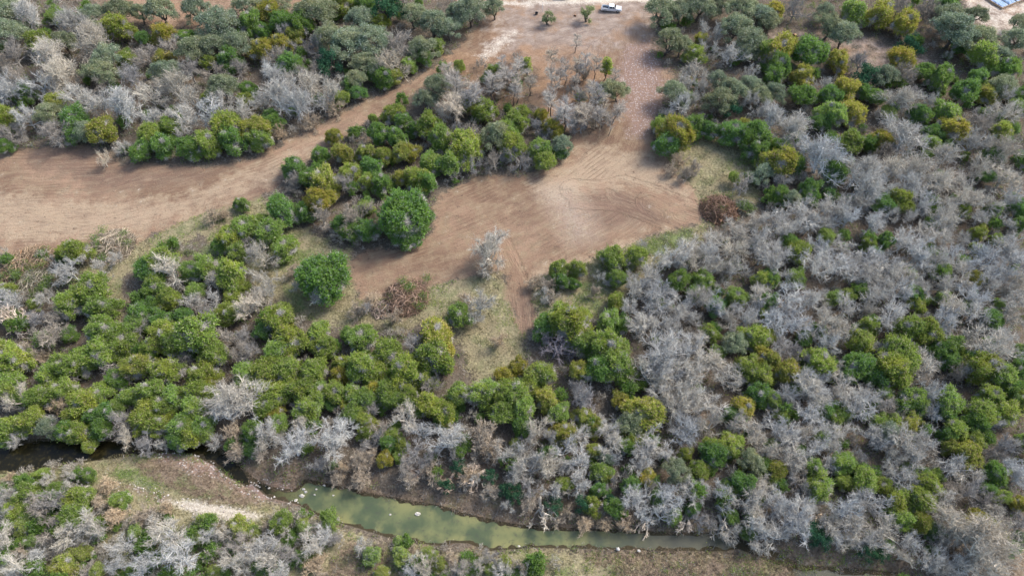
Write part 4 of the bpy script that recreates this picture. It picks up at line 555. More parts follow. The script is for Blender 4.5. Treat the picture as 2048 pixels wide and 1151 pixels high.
def limb_path(rng, a, b, n=4, sag=.25):
    a = np.array(a, float); b = np.array(b, float); L = np.linalg.norm(b - a)
    t = np.linspace(0, 1, n)[:, None]
    P = a + (b - a) * t
    P[1:-1] += rng.normal(size=(n - 2, 3)) * L * .06
    P[:, 2] += (np.sin(t[:, 0] * math.pi) * -sag * L * .3)
    return P

def juniper(seed, dense=1.0, R=3.0, H=5.55, nl=8, tall=False, main=.66):
    rng = np.random.default_rng(seed)
    lobes = []
    if tall:
        for i in range(4):
            z = H * (.42 + .15 * i); lobes.append([rng.normal() * .15, rng.normal() * .15, z, R * (.8 - .15 * i), R * (.8 - .15 * i), H * .12])
    else:
        cx, cy = rng.normal(size=2) * .12 * R
        lobes.append([cx, cy, H * .46, R * main, R * main, H * .38 * main / .62])
        for i in range(nl):
            a = 2 * math.pi * (i + rng.random() * .8) / nl
            z = H * rng.uniform(.22, .70); k = rng.uniform(.45, .74) * R
            rr = rng.uniform(.20, .40) * R
            lobes.append([cx + k * math.cos(a), cy + k * math.sin(a), z, rr, rr * rng.uniform(.85, 1.15), rr * rng.uniform(.9, 1.35)])
        for i in range(6):
            a = rng.random() * 6.28; rr = R * rng.uniform(.16, .30); q = rng.uniform(.15, .5) * R
            lobes.append([cx + q * math.cos(a), cy + q * math.sin(a), H * (rng.uniform(.80, .90) - .25 * q / R), rr, rr, rr * 1.25])
    n = int((3300 if not tall else 800) * dense)
    P, Nn = lobe_points(rng, lobes, n)
    ph = rng.random(3) * 6.28        # ragged holes where the inner twigs show
    hole = np.sin(P[:, 0] * 2.3 + ph[0]) + np.sin(P[:, 1] * 2.6 + ph[1]) + np.sin(P[:, 2] * 2.9 + ph[2]) + rng.normal(size=n) * .35
    hole += np.clip((P[:, 2] / H - .6) * -2, -.8, .3)
    dead = hole > .80; PD = P[dead]; ND = Nn[dead]
    P = P[hole < .95]; Nn = Nn[hole < .95]; n = len(P)
    w = np.sin(P[:, 0] * 3.1 + ph[1]) * np.sin(P[:, 1] * 3.4 + ph[2]) + np.sin(P[:, 2] * 3.8 + ph[0]) * .6
    P = P + Nn * (w * .24)[:, None]
    g = Geo()
    k = 5
    Pt = np.repeat(P, k, 0) + rng.normal(size=(n * k, 3)) * .11
    Nr = np.repeat(Nn, k, 0)
    D = unit(Nr * .45 + np.array([0, 0, .25]) + rng.normal(size=(n * k, 3)) * .65)
    L = rng.uniform(.12, .32, n * k) * np.repeat(rng.uniform(.6, 1.6, n), k)
    leaves(g, Pt, D * L[:, None], L * rng.uniform(.35, .55, n * k), 0, rng, unit(Nr + np.array([0, 0, .6])))
    # upright feathery sprays that break the outline
    q = rng.choice(n, int((520 if not tall else 90) * dense)); A = P[q]; ax = unit(Nn[q] * .7 + np.array([0, 0, .8]) + rng.normal(size=(len(q), 3)) * .25); ln = rng.uniform(.35, .95, len(q))
    kk = 11; tt = rng.random((len(q), kk, 1))
    Q = (A[:, None] + ax[:, None] * tt * ln[:, None, None] + rng.normal(size=(len(q), kk, 3)) * .07 * (1.2 - tt)).reshape(-1, 3)
    Dq = unit(np.repeat(ax, kk, 0) + rng.normal(size=(len(Q), 3)) * .45); Lq = rng.uniform(.14, .30, len(Q))
    leaves(g, Q, Dq * Lq[:, None], Lq * .42, 0, rng, unit(np.repeat(Nn[q], kk, 0) + np.array([0, 0, .5])))
    # inner grey dead twigs
    t = Geo()
    if len(PD):      # grey dead sprays in the gaps of the foliage
        kk = 5; PP = np.repeat(PD, kk, 0) - np.repeat(ND, kk, 0) * .25 + rng.normal(size=(len(PD) * kk, 3)) * .12
        DD = unit(np.repeat(ND, kk, 0) + rng.normal(size=PP.shape) * .7) * rng.uniform(.25, .6, (len(PP), 1))
        spikes(t, PP, DD, np.full(len(PP), .040), 1, rng)
    tr = .16 if not tall else .10
    top = H * .6 if not tall else H * .9
    tube(t, limb_path(rng, (0, 0, -.2), (lobes[0][0], lobes[0][1], top), 5, 0), np.linspace(tr, .05, 5), 5)
    for l in lobes[1:]:
        a = (l[0] * .1, l[1] * .1, H * rng.uniform(.08, .3))
        tube(t, limb_path(rng, a, l[:3], 4), np.linspace(.09, .03, 4), 4)
        m = 150
        d = unit(rng.normal(size=(m, 3)) + np.array([0, 0, .3]))
        spikes(t, np.array(l[:3]) + d * .1, d * (np.array(l[3:]) * rng.uniform(.5, 1.24, (m, 1))), np.full(m, .045), 1, rng)
    return g.mesh('crown', [M_JUN]), t.mesh('trunk', [M_BARK, M_TWIG])

def live_oak(seed, R=4.0, H=7.2, mat=None, nl=40, tuft=2000):
    rng = np.random.default_rng(seed)
    lobes = []
    for i in range(nl):
        a = i * 2.4 + rng.random() * 1.2; q = math.sqrt((i + .5) / nl); k = R * .90 * q * rng.uniform(.75, 1.15)
        z = H - (R * .55) - (R * .62) * q * q + rng.normal() * .35
        rr = R * rng.uniform(.10, .25)
        lobes.append([k * math.cos(a), k * math.sin(a), z + R * .25, rr, rr, rr * .75])
    P, Nn = lobe_points(rng, lobes, tuft)
    g = Geo(); k = 6; n = len(P)
    Pt = np.repeat(P, k, 0) + rng.normal(size=(n * k, 3)) * .2
    D = unit(np.repeat(Nn, k, 0) * .4 + np.array([0, 0, .2]) + rng.normal(size=(n * k, 3)) * .8)
    L = rng.uniform(.13, .33, n * k)
    leaves(g, Pt, D * L[:, None], L * rng.uniform(.45, .75, n * k), 0, rng, unit(np.repeat(Nn, k, 0) + np.array([0, 0, .6])))
    t = Geo()
    fz = H * rng.uniform(.16, .28); lean = rng.normal(size=2) * .4
    fork = np.array([lean[0], lean[1], fz])
    tube(t, limb_path(rng, (0, 0, -.2), fork, 4, 0), np.linspace(.34, .24, 4), 6)
    mains = []
    nm = int(rng.integers(3, 6))
    for i in range(nm):
        a = 2 * math.pi * (i + rng.random() * .6) / nm
        e = np.array([R * .36 * math.cos(a), R * .36 * math.sin(a), H * rng.uniform(.5, .62)]); mains.append(e)
        tube(t, limb_path(rng, fork, e, 5, .3), np.linspace(.22, .12, 5), 5)
    for l in lobes:
        c = np.array(l[:3]); e = min(mains, key=lambda q: np.linalg.norm(q - c))
        tube(t, limb_path(rng, e, c, 4, .25), np.linspace(.10, .04, 4), 4)
        m = 16; d = unit(rng.normal(size=(m, 3)) + np.array([0, 0, .4]))
        spikes(t, np.repeat(c[None], m, 0), d * (np.array(l[3:]) * rng.uniform(.7, 1.2, (m, 1))), np.full(m, .06), 1, rng)
    return g.mesh('crown', [mat or M_OAK]), t.mesh('trunk', [M_BARK, M_TWIG])

def bare(seed, R=3.0, H=6.0, n1=7, counts=(5, 5, 5, 2), thick=1.0, base=.12, spread=(20, 80), trunk_h=.18, fine=1.0, haze=0):
    rng = np.random.default_rng(seed)
    T = Geo(); C = Geo()
    fork = np.array([rng.normal() * .1, rng.normal() * .1, H * trunk_h])
    tube(T, limb_path(rng, (0, 0, -.2), fork, 3, 0), np.linspace(.20, .16, 3) * thick, 6)
    ends = []
    def path(p, d, L, n, up):
        pts = [p]
        for i in range(n):
            d = unit(d + rng.normal(size=3) * .22 + np.array([0, 0, up]))
            pts.append(pts[-1] + d * L / n)
        return np.array(pts), d
    P4 = []; D4 = []; W4 = []; P5 = []; D5 = []; W5 = []
    for i in range(n1):
        az = 2 * math.pi * (i + rng.random() * .7) / n1; el = math.radians(rng.uniform(*spread))
        d = np.array([math.cos(az) * math.cos(el), math.sin(az) * math.cos(el), math.sin(el)])
        L1 = R * (.62 if el < 1 else .5) + (H - R) * .45 * math.sin(el)
        p1, d1 = path(fork + np.array([0, 0, rng.uniform(-.3, .3) * H * trunk_h]), d, L1, 4, .04)
        tube(T, p1, np.linspace(.12, .055, 5) * thick, 4)
        for a in range(counts[0]):
            t = .35 + .65 * (a + rng.random() * .5) / counts[0]; q = p1[min(int(t * 4), 3)] + (p1[min(int(t * 4), 3) + 1] - p1[min(int(t * 4), 3)]) * (t * 4 % 1)
            dd = unit(d1 + rng.normal(size=3) * .75)
            p2, d2 = path(q, dd, R * rng.uniform(.32, .5), 3, .08)
            tube(T, p2, np.linspace(.060, .034, 4) * thick, 3, cap=False)
            for b in range(counts[1]):
                j = int(rng.integers(1, 3)); q3 = p2[j] + (p2[j + 1] - p2[j]) * rng.random()
                p3, d3 = path(q3, unit(d2 + rng.normal(size=3) * .8), R * rng.uniform(.2, .32), 2, .08)
                tube(C, p3, np.linspace(.034, .020, 3) * thick, 3, cap=False)
                for c in range(counts[2]):
                    q4 = p3[1] + (p3[2] - p3[1]) * rng.random() if c % 2 else p3[0] + (p3[1] - p3[0]) * rng.random()
                    dv = unit(d3 + rng.normal(size=3) * .8 + np.array([0, 0, .15])) * R * rng.uniform(.13, .22)
                    P4.append(q4); D4.append(dv); W4.append(.050)
                    for e in range(counts[3]):
                        P5.append(q4 + dv * rng.uniform(.3, .8)); D5.append(unit(dv + rng.normal(size=3) * .12) * R * .10); W5.append(.032)
    P4 = np.array(P4); D4 = np.array(D4); P5 = np.array(P5); D5 = np.array(D5)
    spikes(C, P4, D4, np.array(W4) * fine, 0, rng); spikes(C, P4, D4, np.array(W4) * fine, 0, rng)
    spikes(C, P5, D5, np.array(W5) * fine, 0, rng)
    # fit to the envelope
    Vc = np.concatenate(C.v); rr = np.percentile(np.hypot(Vc[:, 0], Vc[:, 1]), 95); zz = np.percentile(Vc[:, 2], 99)
    S = np.array([R / rr, R / rr, H / zz])
    for G_ in (T, C): G_.v = [v * S for v in G_.v]
    if haze:
        d = unit(rng.normal(size=(haze, 3))); d[:, 2] = abs(d[:, 2]) * 1.0 - .12; d = unit(d)
        # grow from the existing twig tips so the haze follows the limbs
        Vt = np.concatenate(C.v); tips = Vt[rng.integers(0, len(Vt), haze)]
        out = unit(tips - np.array([0, 0, H * .35]) + 1e-6)
        dd = unit(out * .9 + rng.normal(size=(haze, 3)) * .6 + np.array([0, 0, .25])) * rng.uniform(.25, .6, (haze, 1))
        spikes(C, tips, dd, np.full(haze, .026), 0, rng)
    return C.mesh('crown', [M_TWIG]), T.mesh('trunk', [M_TWIG])

def slim_tree(seed, R=1.6, H=6.5):
    rng = np.random.default_rng(seed); T = Geo(); C = Geo(); R *= 1.25
    tip = np.array([rng.normal() * .4, rng.normal() * .4, H])
    P = limb_path(rng, (0, 0, -.2), tip, 7, 0) * np.array([.5, .5, 1]); tip = P[-1]
    tube(T, P, np.linspace(.11, .03, 7), 5)
    Ps = []; Ds = []; W = []
    for i in range(40):
        t = rng.uniform(.42, .95); q = P[int(t * 6)] + (P[min(int(t * 6) + 1, 6)] - P[int(t * 6)]) * (t * 6 % 1)
        az = rng.random() * 6.28; d = unit(np.array([math.cos(az), math.sin(az), rng.uniform(.3, 1.4)])); L = R * rng.uniform(.6, 1.15) * (1.15 - t * .6)
        e = q + d * L
        tube(C, limb_path(rng, q, e, 3, 0), np.array([.035, .025, .015]), 3, cap=False)
        for k in range(40):
            s = q + (e - q) * rng.uniform(.3, 1); Ps.append(s); Ds.append(unit(d + rng.normal(size=3) * .8) * rng.uniform(.3, .8)); W.append(.026)
    spikes(C, Ps, Ds, np.array(W), 0, rng)
    return C.mesh('crown', [M_TWIG]), T.mesh('trunk', [M_BARK])

LIB = {
    'J': ([juniper(100 + i, nl=6 + i % 4) for i in range(9)], 3.0, 5.55),
    'R': ([juniper(150 + i, dense=1.6, nl=12, main=.82) for i in range(2)], 3.0, 5.55),
    'N': ([juniper(170 + i, R=1.2, H=6.5, tall=True) for i in range(2)], 1.2, 6.5),
    'L': ([live_oak(200 + i) for i in range(8)], 4.0, 7.2),
    'Q': ([live_oak(240 + i, R=2.0, H=3.0, nl=12, tuft=330) for i in range(3)], 2.0, 3.0),
    'G': ([bare(380 + i, R=5.0, H=8.6, n1=9, counts=(7, 6, 6, 2), thick=1.3, fine=.85, haze=1800, spread=(12, 82)) for i in range(3)], 5.0, 8.6),
    'S': ([live_oak(230 + i, R=2.6, H=3.9, nl=14, tuft=500, mat=M_SHR) for i in range(3)], 2.6, 3.9),
    'B': ([bare(300 + i, n1=6 + i % 3, counts=(5, 6, 5, 2), thick=.95, fine=.65, haze=1900, spread=(15 + 4 * (i % 3), 82)) for i in range(9)], 3.0, 6.0),
    'W': ([bare(330 + i, n1=6, counts=(5, 6, 5, 2), thick=.95, fine=.7, haze=1200, spread=(10, 70)) for i in range(4)], 3.0, 5.2),
    'T': ([bare(350 + i, R=2.0, H=3.0, n1=8, counts=(4, 5, 6, 2), thick=.55, fine=.8, spread=(25, 85), trunk_h=.05) for i in range(4)], 2.0, 3.0),
    'V': ([slim_tree(370 + i) for i in range(4)], 1.6, 6.5),
}
LIB['D'] = LIB['J']; LIB['O'] = LIB['J']; LIB['P'] = LIB['B']

KIND = {   # name, category, words, group, crown tints
    'J': ('bright_juniper', 'juniper', 'bright green juniper'),
    'R': ('round_juniper', 'juniper', 'round dense juniper'),
    'D': ('dark_juniper', 'juniper', 'dark green juniper'),
    'O': ('olive_juniper', 'juniper', 'olive yellow juniper'),
    'N': ('slender_juniper', 'juniper', 'slender upright juniper'),
    'L': ('live_oak', 'oak tree', 'grey-green live oak'),
    'Q': ('young_live_oak', 'oak tree', 'low bushy live oak sprout'),
    'S': ('evergreen_shrub', 'shrub', 'deep green shrub'),
    'B': ('leafless_tree', 'bare tree', 'pale grey leafless tree'),
    'P': ('leafless_shrub', 'bare shrub', 'dusky grey leafless shrub'),
    'W': ('dead_tree', 'dead tree', 'whitish dead tree'),
    'T': ('dry_shrub', 'shrub', 'tan dry twiggy shrub'),
    'V': ('sapling', 'sapling', 'thin leafless sapling'),
}
TINT = {'J': (1.02, 1.0, .85), 'R': (.78, .95, .8), 'D': (.62, .78, .72), 'O': (1.24, .97, .78), 'N': (1.15, 1.05, .8), 'L': (1, 1, 1.0), 'Q': (1.05, 1.1, .9), 'S': (1, 1, 1),
        'B': (1, 1, 1), 'P': (.68, .66, .66), 'W': (1.12, 1.08, 1.03), 'T': (.95, .82, .68), 'V': (.84, .80, .77)}

# ---------------------------------------------------------------- where a thing shows in the photograph (used only to word the labels)
def percent(x, y, z):
    fy, fz = math.cos(PITCH), -math.sin(PITCH)
    dz = z - CAM_H; depth = y * fy + dz * fz; u = y * math.sin(PITCH) + dz * math.cos(PITCH)
    return 50 + 100 * (x / depth) * 24 / 36, 50 - 100 * (u / depth) * 24 / 36 * (2048 / 1151)

LANDMARKS = [('the grey pickup', 29.6, 185.3), ('the big brown brush pile', 48.3, 106.2), ('the green-topped brush pile', -23.1, 81.0),
             ('the small brush pile', -89.4, 95.1), ('the left-edge brush heap', -106.9, 86.0), ('the white pool boulder', -16.9, 36.3),
             ('the blue-sheeted slab', 147.0, 188.0), ('the black bucket', 7.3, 183.5)]

trees = []
for k, s in TREES.items():
    for it in s.replace('\n', '').split(','):
        x, y, r, h = map(float, it.split()); trees.append([k, x, y, r, h])
trees.sort(key=lambda t: (t[0], -t[3] / (t[2] + 60)))
def size_word(k, r):
    lo, hi = {'J': (1.9, 3.1), 'D': (1.8, 2.8), 'O': (2.2, 3.4), 'L': (3.0, 4.3), 'B': (2.3, 3.3), 'P': (1.9, 2.6), 'T': (1.6, 2.1), 'S': (1.6, 2.2), 'V': (1.6, 2.2)}.get(k, (2, 3.5))
    return 'small' if r < lo else 'large' if r > hi else 'medium'

used_labels = {}
SHORT = {'J': 'bright juniper', 'R': 'round juniper', 'D': 'dark juniper', 'O': 'olive juniper', 'L': 'live oak', 'B': 'leafless tree', 'P': 'dusky shrub',
         'W': 'dead tree', 'T': 'tan shrub', 'V': 'thin sapling', 'S': 'deep green shrub', 'N': 'slender juniper', 'Q': 'oak sprout'}
LOOK = {'J': 'bright green juniper', 'R': 'round dense juniper', 'D': 'dark green juniper', 'O': 'olive juniper', 'L': 'greyish live oak', 'B': 'grey leafless tree',
        'P': 'dusky leafless shrub', 'W': 'whitish dead tree', 'T': 'tan twiggy shrub', 'V': 'thin bare sapling', 'S': 'deep green shrub', 'N': 'slender juniper', 'Q': 'bushy oak sprout'}
def tree_label(k, x, y, r, h, others, j):
    px, py = percent(x, y, h * .55); w = size_word(k, r) + ' ' + LOOK[k]
    cand = []
    best = None
    for nm, lx, ly in LANDMARKS:
        d = math.hypot(x - lx, y - ly)
        if d < 10 and (best is None or d < best[0]): best = (d, nm, x - lx, y - ly)
    if best:
        _, nm, dx, dy = best
        side = ('right of' if dx > 0 else 'left of') if abs(dx) > abs(dy) else ('above' if dy > 0 else 'below')
        cand.append(f"{w} just {side} {nm}")
    cell = (['top', 'upper', 'middle', 'lower', 'bottom'][max(0, min(4, int(py / 20)))] + ' ' +
            ['far left', 'left', 'centre', 'right', 'far right'][max(0, min(4, int(px / 20)))])
    nb = sorted(((math.hypot(q[1] - x, q[2] - y), q) for q in others if abs(q[1] - x) < 11 and abs(q[2] - y) < 11 and (q[1], q[2]) != (x, y)), key=lambda t: t[0])[:9]
    ph = []
    for d, q in nb:
        dx, dy = x - q[1], y - q[2]
        side = ('right of' if dx > 0 else 'left of') if abs(dx) > abs(dy) else ('above' if dy > 0 else 'below')
        ph.append((side, f"{size_word(q[0], q[3])} {SHORT[q[0]]}"))
    for i in range(len(ph)):
        for m in range(i + 1, len(ph)):
            if ph[i][0] == ph[m][0]: continue
            cand.append(f"{w} {ph[i][0]} {ph[i][1]}, {ph[m][0]} {ph[m][1]}, {cell}")
    cand.append(f"{w} standing in the {cell} of the photo")
    cand.append(f"{w}, {px:.1f}% across, {py:.1f}% down the photo")
    for c in cand:
        if len(c.replace('-', ' ').split()) <= 16 and c not in used_labels:
            used_labels[c] = 1; return c
    used_labels[cand[-1]] = 1
    return cand[-1]

GROUPS = {'J': 'bright green junipers', 'R': 'round dense junipers', 'D': 'dark green junipers', 'O': 'olive yellow junipers', 'N': 'slender upright junipers',
          'L': 'grey-green live oaks', 'S': 'deep green shrubs by the creek', 'B': 'pale grey leafless trees', 'P': 'dusky leafless shrubs', 'W': 'whitish dead trees',
          'T': 'tan dry twiggy shrubs', 'V': 'thin leafless saplings', 'Q': 'low live oak sprouts in the yard'}
counts = {}
STUFF = {}
zall = ground_z(np.array([t[1] for t in trees]), np.array([t[2] for t in trees]))
for idx, (k, x, y, r, h) in enumerate(trees):
    counts[k] = counts.get(k, 0) + 1
    gz = float(max(zall[idx], -.95))
    rng = random.Random(idx * 7 + 3)
    meshes, R0, H0 = LIB['G' if k in 'BWP' and r > 3.7 else k]
    crown_me, trunk_me = meshes[rng.randrange(len(meshes))]
    if counts[k] > 300:
        STUFF.setdefault(k, []).append((crown_me, x, y, gz, r / R0, h / H0, rng.random() * 6.28)); continue
    if y < 33.5 and k in 'JDO': r *= .8
    e = empty(KIND[k][0], (x, y, gz), rng.random() * 6.28)
    sx = r / R0; sz = h / H0
    if y < 33.5 and k in 'JDO': sz *= .7
    sx *= {'B': 1.2, 'P': 1.28, 'W': 1.22, 'J': 1.14, 'D': 1.14, 'O': 1.14, 'R': 1.12, 'L': 1.22, 'V': 1.3}.get(k, 1.0)
    if k == 'L': sz *= 1.05
    if k in 'PWT' or (k == 'B' and x < 10): sz *= 1.14
    ax = rng.uniform(.84, 1.18) if k != 'R' else 1.0
    e.scale = (sx * ax, sx / ax, sz * rng.uniform(.9, 1.1))
    tl = .13 if k in 'LBPWV' else .07
    e.rotation_euler = (rng.uniform(-tl, tl), rng.uniform(-tl, tl), e.rotation_euler[2])
    tag(e, tree_label(k, x, y, r, h, trees, idx), KIND[k][1], GROUPS[k])
    t = TINT[k]; j = rng.uniform(.86, 1.16); hj = rng.uniform(-.09, .09)
    col = (t[0] * j * (1 + hj * (1.1 if k in 'JO' else .6)), t[1] * j, t[2] * j * (1 - hj), 1)
    if y < 33.5 and k in 'JDO': col = (col[0] * 1.1, col[1] * 1.05, col[2] * 1.25, 1)
    c = bpy.data.objects.new('crown', crown_me); c.color = col; link(c, e)
    tr = bpy.data.objects.new('trunk', trunk_me); link(tr, e)
    tr.color = col if k in 'BPWT' else (1, 1, 1, 1)

def merge_stuff(name, items, tint, label, cat):
    Vs = []; Fs = {3: [], 4: []}; n = 0; mats = None
    for me, x, y, z, sx, sz, a in items:
        co = np.empty(len(me.vertices) * 3, np.float32); me.vertices.foreach_get('co', co); co = co.reshape(-1, 3)
        li = np.empty(len(me.loops), np.int32); me.loops.foreach_get('vertex_index', li)
        lt = np.empty(len(me.polygons), np.int32); me.polygons.foreach_get('loop_total', lt)
        ls = np.empty(len(me.polygons), np.int32); me.polygons.foreach_get('loop_start', ls)
        c, s = math.cos(a), math.sin(a)
        V = np.stack([(co[:, 0] * c - co[:, 1] * s) * sx + x, (co[:, 0] * s + co[:, 1] * c) * sx + y, co[:, 2] * sz + z], 1)
        for k in (3, 4):
            st = ls[lt == k]
            if len(st): Fs[k].append(li[st[:, None] + np.arange(k)] + n)
        Vs.append(V); n += len(V); mats = list(me.materials)
    fs = [(k, np.concatenate(Fs[k]), np.zeros(sum(len(f) for f in Fs[k]), int)) for k in (3, 4) if Fs[k]]
    o = link(bpy.data.objects.new(name, make_mesh(name, np.concatenate(Vs), fs, mats)))
    o.color = (*tint, 1)
    tag(o, label, cat, kind='stuff')
if 'J' in STUFF: merge_stuff('juniper_thicket', STUFF['J'], TINT['J'], 'small green juniper bushes filling gaps between the larger trees', 'thicket')
if 'B' in STUFF: merge_stuff('leafless_thicket', STUFF['B'], TINT['B'], 'small grey leafless saplings filling gaps in the bare woodland', 'thicket')

# ---------------------------------------------------------------- ground cover nobody could count
def scatter(n, seed):
    r = np.random.default_rng(seed)
    y = 24 + (198 - 24) * r.random(n * 2); hw = 70 + y * .52
    x = (r.random(n * 2) * 2 - 1) * hw
    return x[:n], y[:n], r

def zmax(x, y, names, soft=.8):
    return np.maximum.reduce([zone(x, y, k, soft) for k in names])

def build_undergrowth():
    x, y, r = scatter(20000, 1)
    bad = zmax(x, y, ['clearing', 'yard', 'lot', 'pool', 'backwater', 'meadow', 'meadow_corner', 'weeds', 'gravel_shelf', 'gravel_spit', 'backyard'], 1.0) > .35
    keep = ~bad & ((zmax(x, y, ['south_bank', 'duff']) < .5) | (r.random(len(x)) < .25))
    x = x[keep]; y = y[keep]; z = ground_z(x, y); n = len(x)
    g = Geo(); k = 12
    P = np.repeat(np.stack([x, y, z], 1), k, 0) + r.normal(size=(n * k, 3)) * np.array([.35, .35, .03])
    D = unit(r.normal(size=(n * k, 3)) * np.array([1, 1, .5]) + np.array([0, 0, .7])) * r.uniform(.3, 1.1, (n * k, 1))
    spikes(g, P, D, np.full(n * k, .05), 0, r)
    w = (value_noise(x, y, 7, 21) > .42) & (r.random(n) < .65)
    x = x[w]; y = y[w]; z = z[w]; n = len(x); k = 16
    P = np.repeat(np.stack([x, y, z + .3], 1), k, 0) + r.normal(size=(n * k, 3)) * np.array([.4, .4, .22])
    D = unit(r.normal(size=(n * k, 3)) + np.array([0, 0, .6])) * r.uniform(.2, .45, (n * k, 1))
    leaves(g, P, D, np.full(n * k, .16), 1, r)
    o = obj('undergrowth', g, [M_TWIG, M_JUN]); o.color = (.72, .72, .72, 1)
    tag(o, 'low twigs and small green scrub on the woodland floor', 'undergrowth', kind='stuff')

def build_grass():
    x, y, r = scatter(420000, 2)
    m = zmax(x, y, ['meadow', 'meadow_east', 'meadow_corner', 'south_bank', 'green_a'], 1.5)
    w = zmax(x, y, ['pool', 'backwater', 'gravel_spit', 'weeds', 'clearing'], .5) < .5
    keep = (m > .45) & w & (value_noise(x, y, 1.6, 77) + .35 * r.random(len(x)) > .62)
    x = x[keep]; y = y[keep]; n = len(x); z = ground_z(x, y); g = Geo(); k = 3
    P = np.repeat(np.stack([x, y, z], 1), k, 0) + r.normal(size=(n * k, 3)) * np.array([.15, .15, 0])
    D = unit(r.normal(size=(n * k, 3)) * .6 + np.array([0, 0, .8])) * r.uniform(.18, .55, (n * k, 1))
    gr = np.repeat(value_noise(x, y, 5, 31) > .58, k)
    spikes(g, P[~gr], D[~gr], np.full((~gr).sum(), .09), 0, r)
    spikes(g, P[gr], D[gr], np.full(gr.sum(), .09), 1, r)
    tag(obj('dry_grass', g, [M_GRASS, M_JUN]), 'tufts of dry yellow and green grass in the openings', 'grass', kind='stuff')

def build_weeds():
    x, y, r = scatter(260000, 3)
    m = zmax(x, y, ['weeds', 'weeds_east', 'north_bank', 'pink_weeds'], 1.0)
    keep = (m > .4) & (zmax(x, y, ['pool', 'backwater'], .3) < .4)
    x = x[keep]; y = y[keep]; n = len(x); z = ground_z(x, y); g = Geo(); k = 5
    P = np.repeat(np.stack([x, y, z], 1), k, 0) + r.normal(size=(n * k, 3)) * np.array([.15, .15, 0])
    D = unit(r.normal(size=(n * k, 3)) * .6 + np.array([0, 0, .7])) * r.uniform(.3, .8, (n * k, 1))
    spikes(g, P, D, np.full(n * k, .06), 0, r)
    tag(obj('bank_weeds', g, [M_WEED]), 'dry red-brown weeds along the creek banks', 'weeds', kind='stuff')

def build_debris():
    """splintered sticks and root scraps pressed into the scraped dirt"""
    x, y, r = scatter(12000, 4)
    keep = (zone(x, y, 'clearing', .5) > .5) & (r.random(len(x)) < .25 + .75 * (value_noise(x, y, 9, 41) > .55)) & (y < 175)
    x = x[keep]; y = y[keep]; n = len(x); z = ground_z(x, y)
    g = Geo(); a = r.normal(size=n) * .6 + .4
    D = np.stack([np.cos(a), np.sin(a), r.uniform(-.02, .15, n)], 1) * r.uniform(.15, .8, (n, 1))
    spikes(g, np.stack([x, y, z + .05], 1), D, np.full(n, .09), 0, r)
    tag(obj('wood_scraps', g, [M_CUT]), 'scattered sticks and root scraps on the scraped dirt', 'debris', kind='stuff')

def stones(name, x, y, r, smin, smax, mat, label):
    n = len(x); z = ground_z(x, y); s = r.uniform(smin, smax, n) * r.uniform(.6, 1.3, n)
    base = np.array([[1, 0, 0], [.3, .95, 0], [-.8, .6, 0], [-.8, -.6, 0], [.3, -.95, 0], [.1, .1, .75], [0, 0, -.4]])
    a = r.random(n) * 6.28; c, q = np.cos(a), np.sin(a)
    B = base[None] * r.uniform(.7, 1.3, (n, 7, 3))
    V = np.stack([(B[..., 0] * c[:, None] - B[..., 1] * q[:, None]) * s[:, None] + x[:, None],
                  (B[..., 0] * q[:, None] + B[..., 1] * c[:, None]) * s[:, None] * .8 + y[:, None], B[..., 2] * s[:, None] * .8 + z[:, None] + .03], -1)
    f = np.array([[0, 1, 5], [1, 2, 5], [2, 3, 5], [3, 4, 5], [4, 0, 5], [1, 0, 6], [2, 1, 6], [3, 2, 6], [4, 3, 6], [0, 4, 6]])
    g = Geo(); g.add(V.reshape(-1, 3), (f[None] + (np.arange(n) * 7)[:, None, None]).reshape(-1, 3))
    tag(obj(name, g, [mat]), label, 'gravel', kind='stuff')

M_STONE = bark_mat('limestone', (.28, .245, .22), (.60, .55, .49))
def build_gravel():
    x, y, r = scatter(60000, 6)
    m = np.maximum(zmax(x, y, ['gravel_shelf', 'gravel_spit', 'gravel_pale'], 1.5), .0)
    k = (m > .4) & (r.random(len(x)) < .9); k &= zmax(x, y, ['pool', 'backwater'], .3) < .45
    x2, y2, r2 = scatter(60000, 7)
    k2 = (zone(x2, y2, 'gravel_road', 4) > .45)
    k3 = (zone(x2, y2, 'yard', 4) > .5) & (r2.random(len(x2)) < .10)
    k2 |= k3
    k2 |= (zone(x2, y2, 'clearing', 1) > .9) & (r2.random(len(x2)) < .02)
    stones('creek_gravel', x[k], y[k], r, .07, .20, M_STONE, 'pale limestone rubble on the creek gravel bars')
    stones('road_gravel', x2[k2], y2[k2], r2, .035, .08, bark_mat('crushed_stone', (.24, .20, .185), (.46, .41, .38)), 'pale crushed stone over the dirt lane below the pickup')

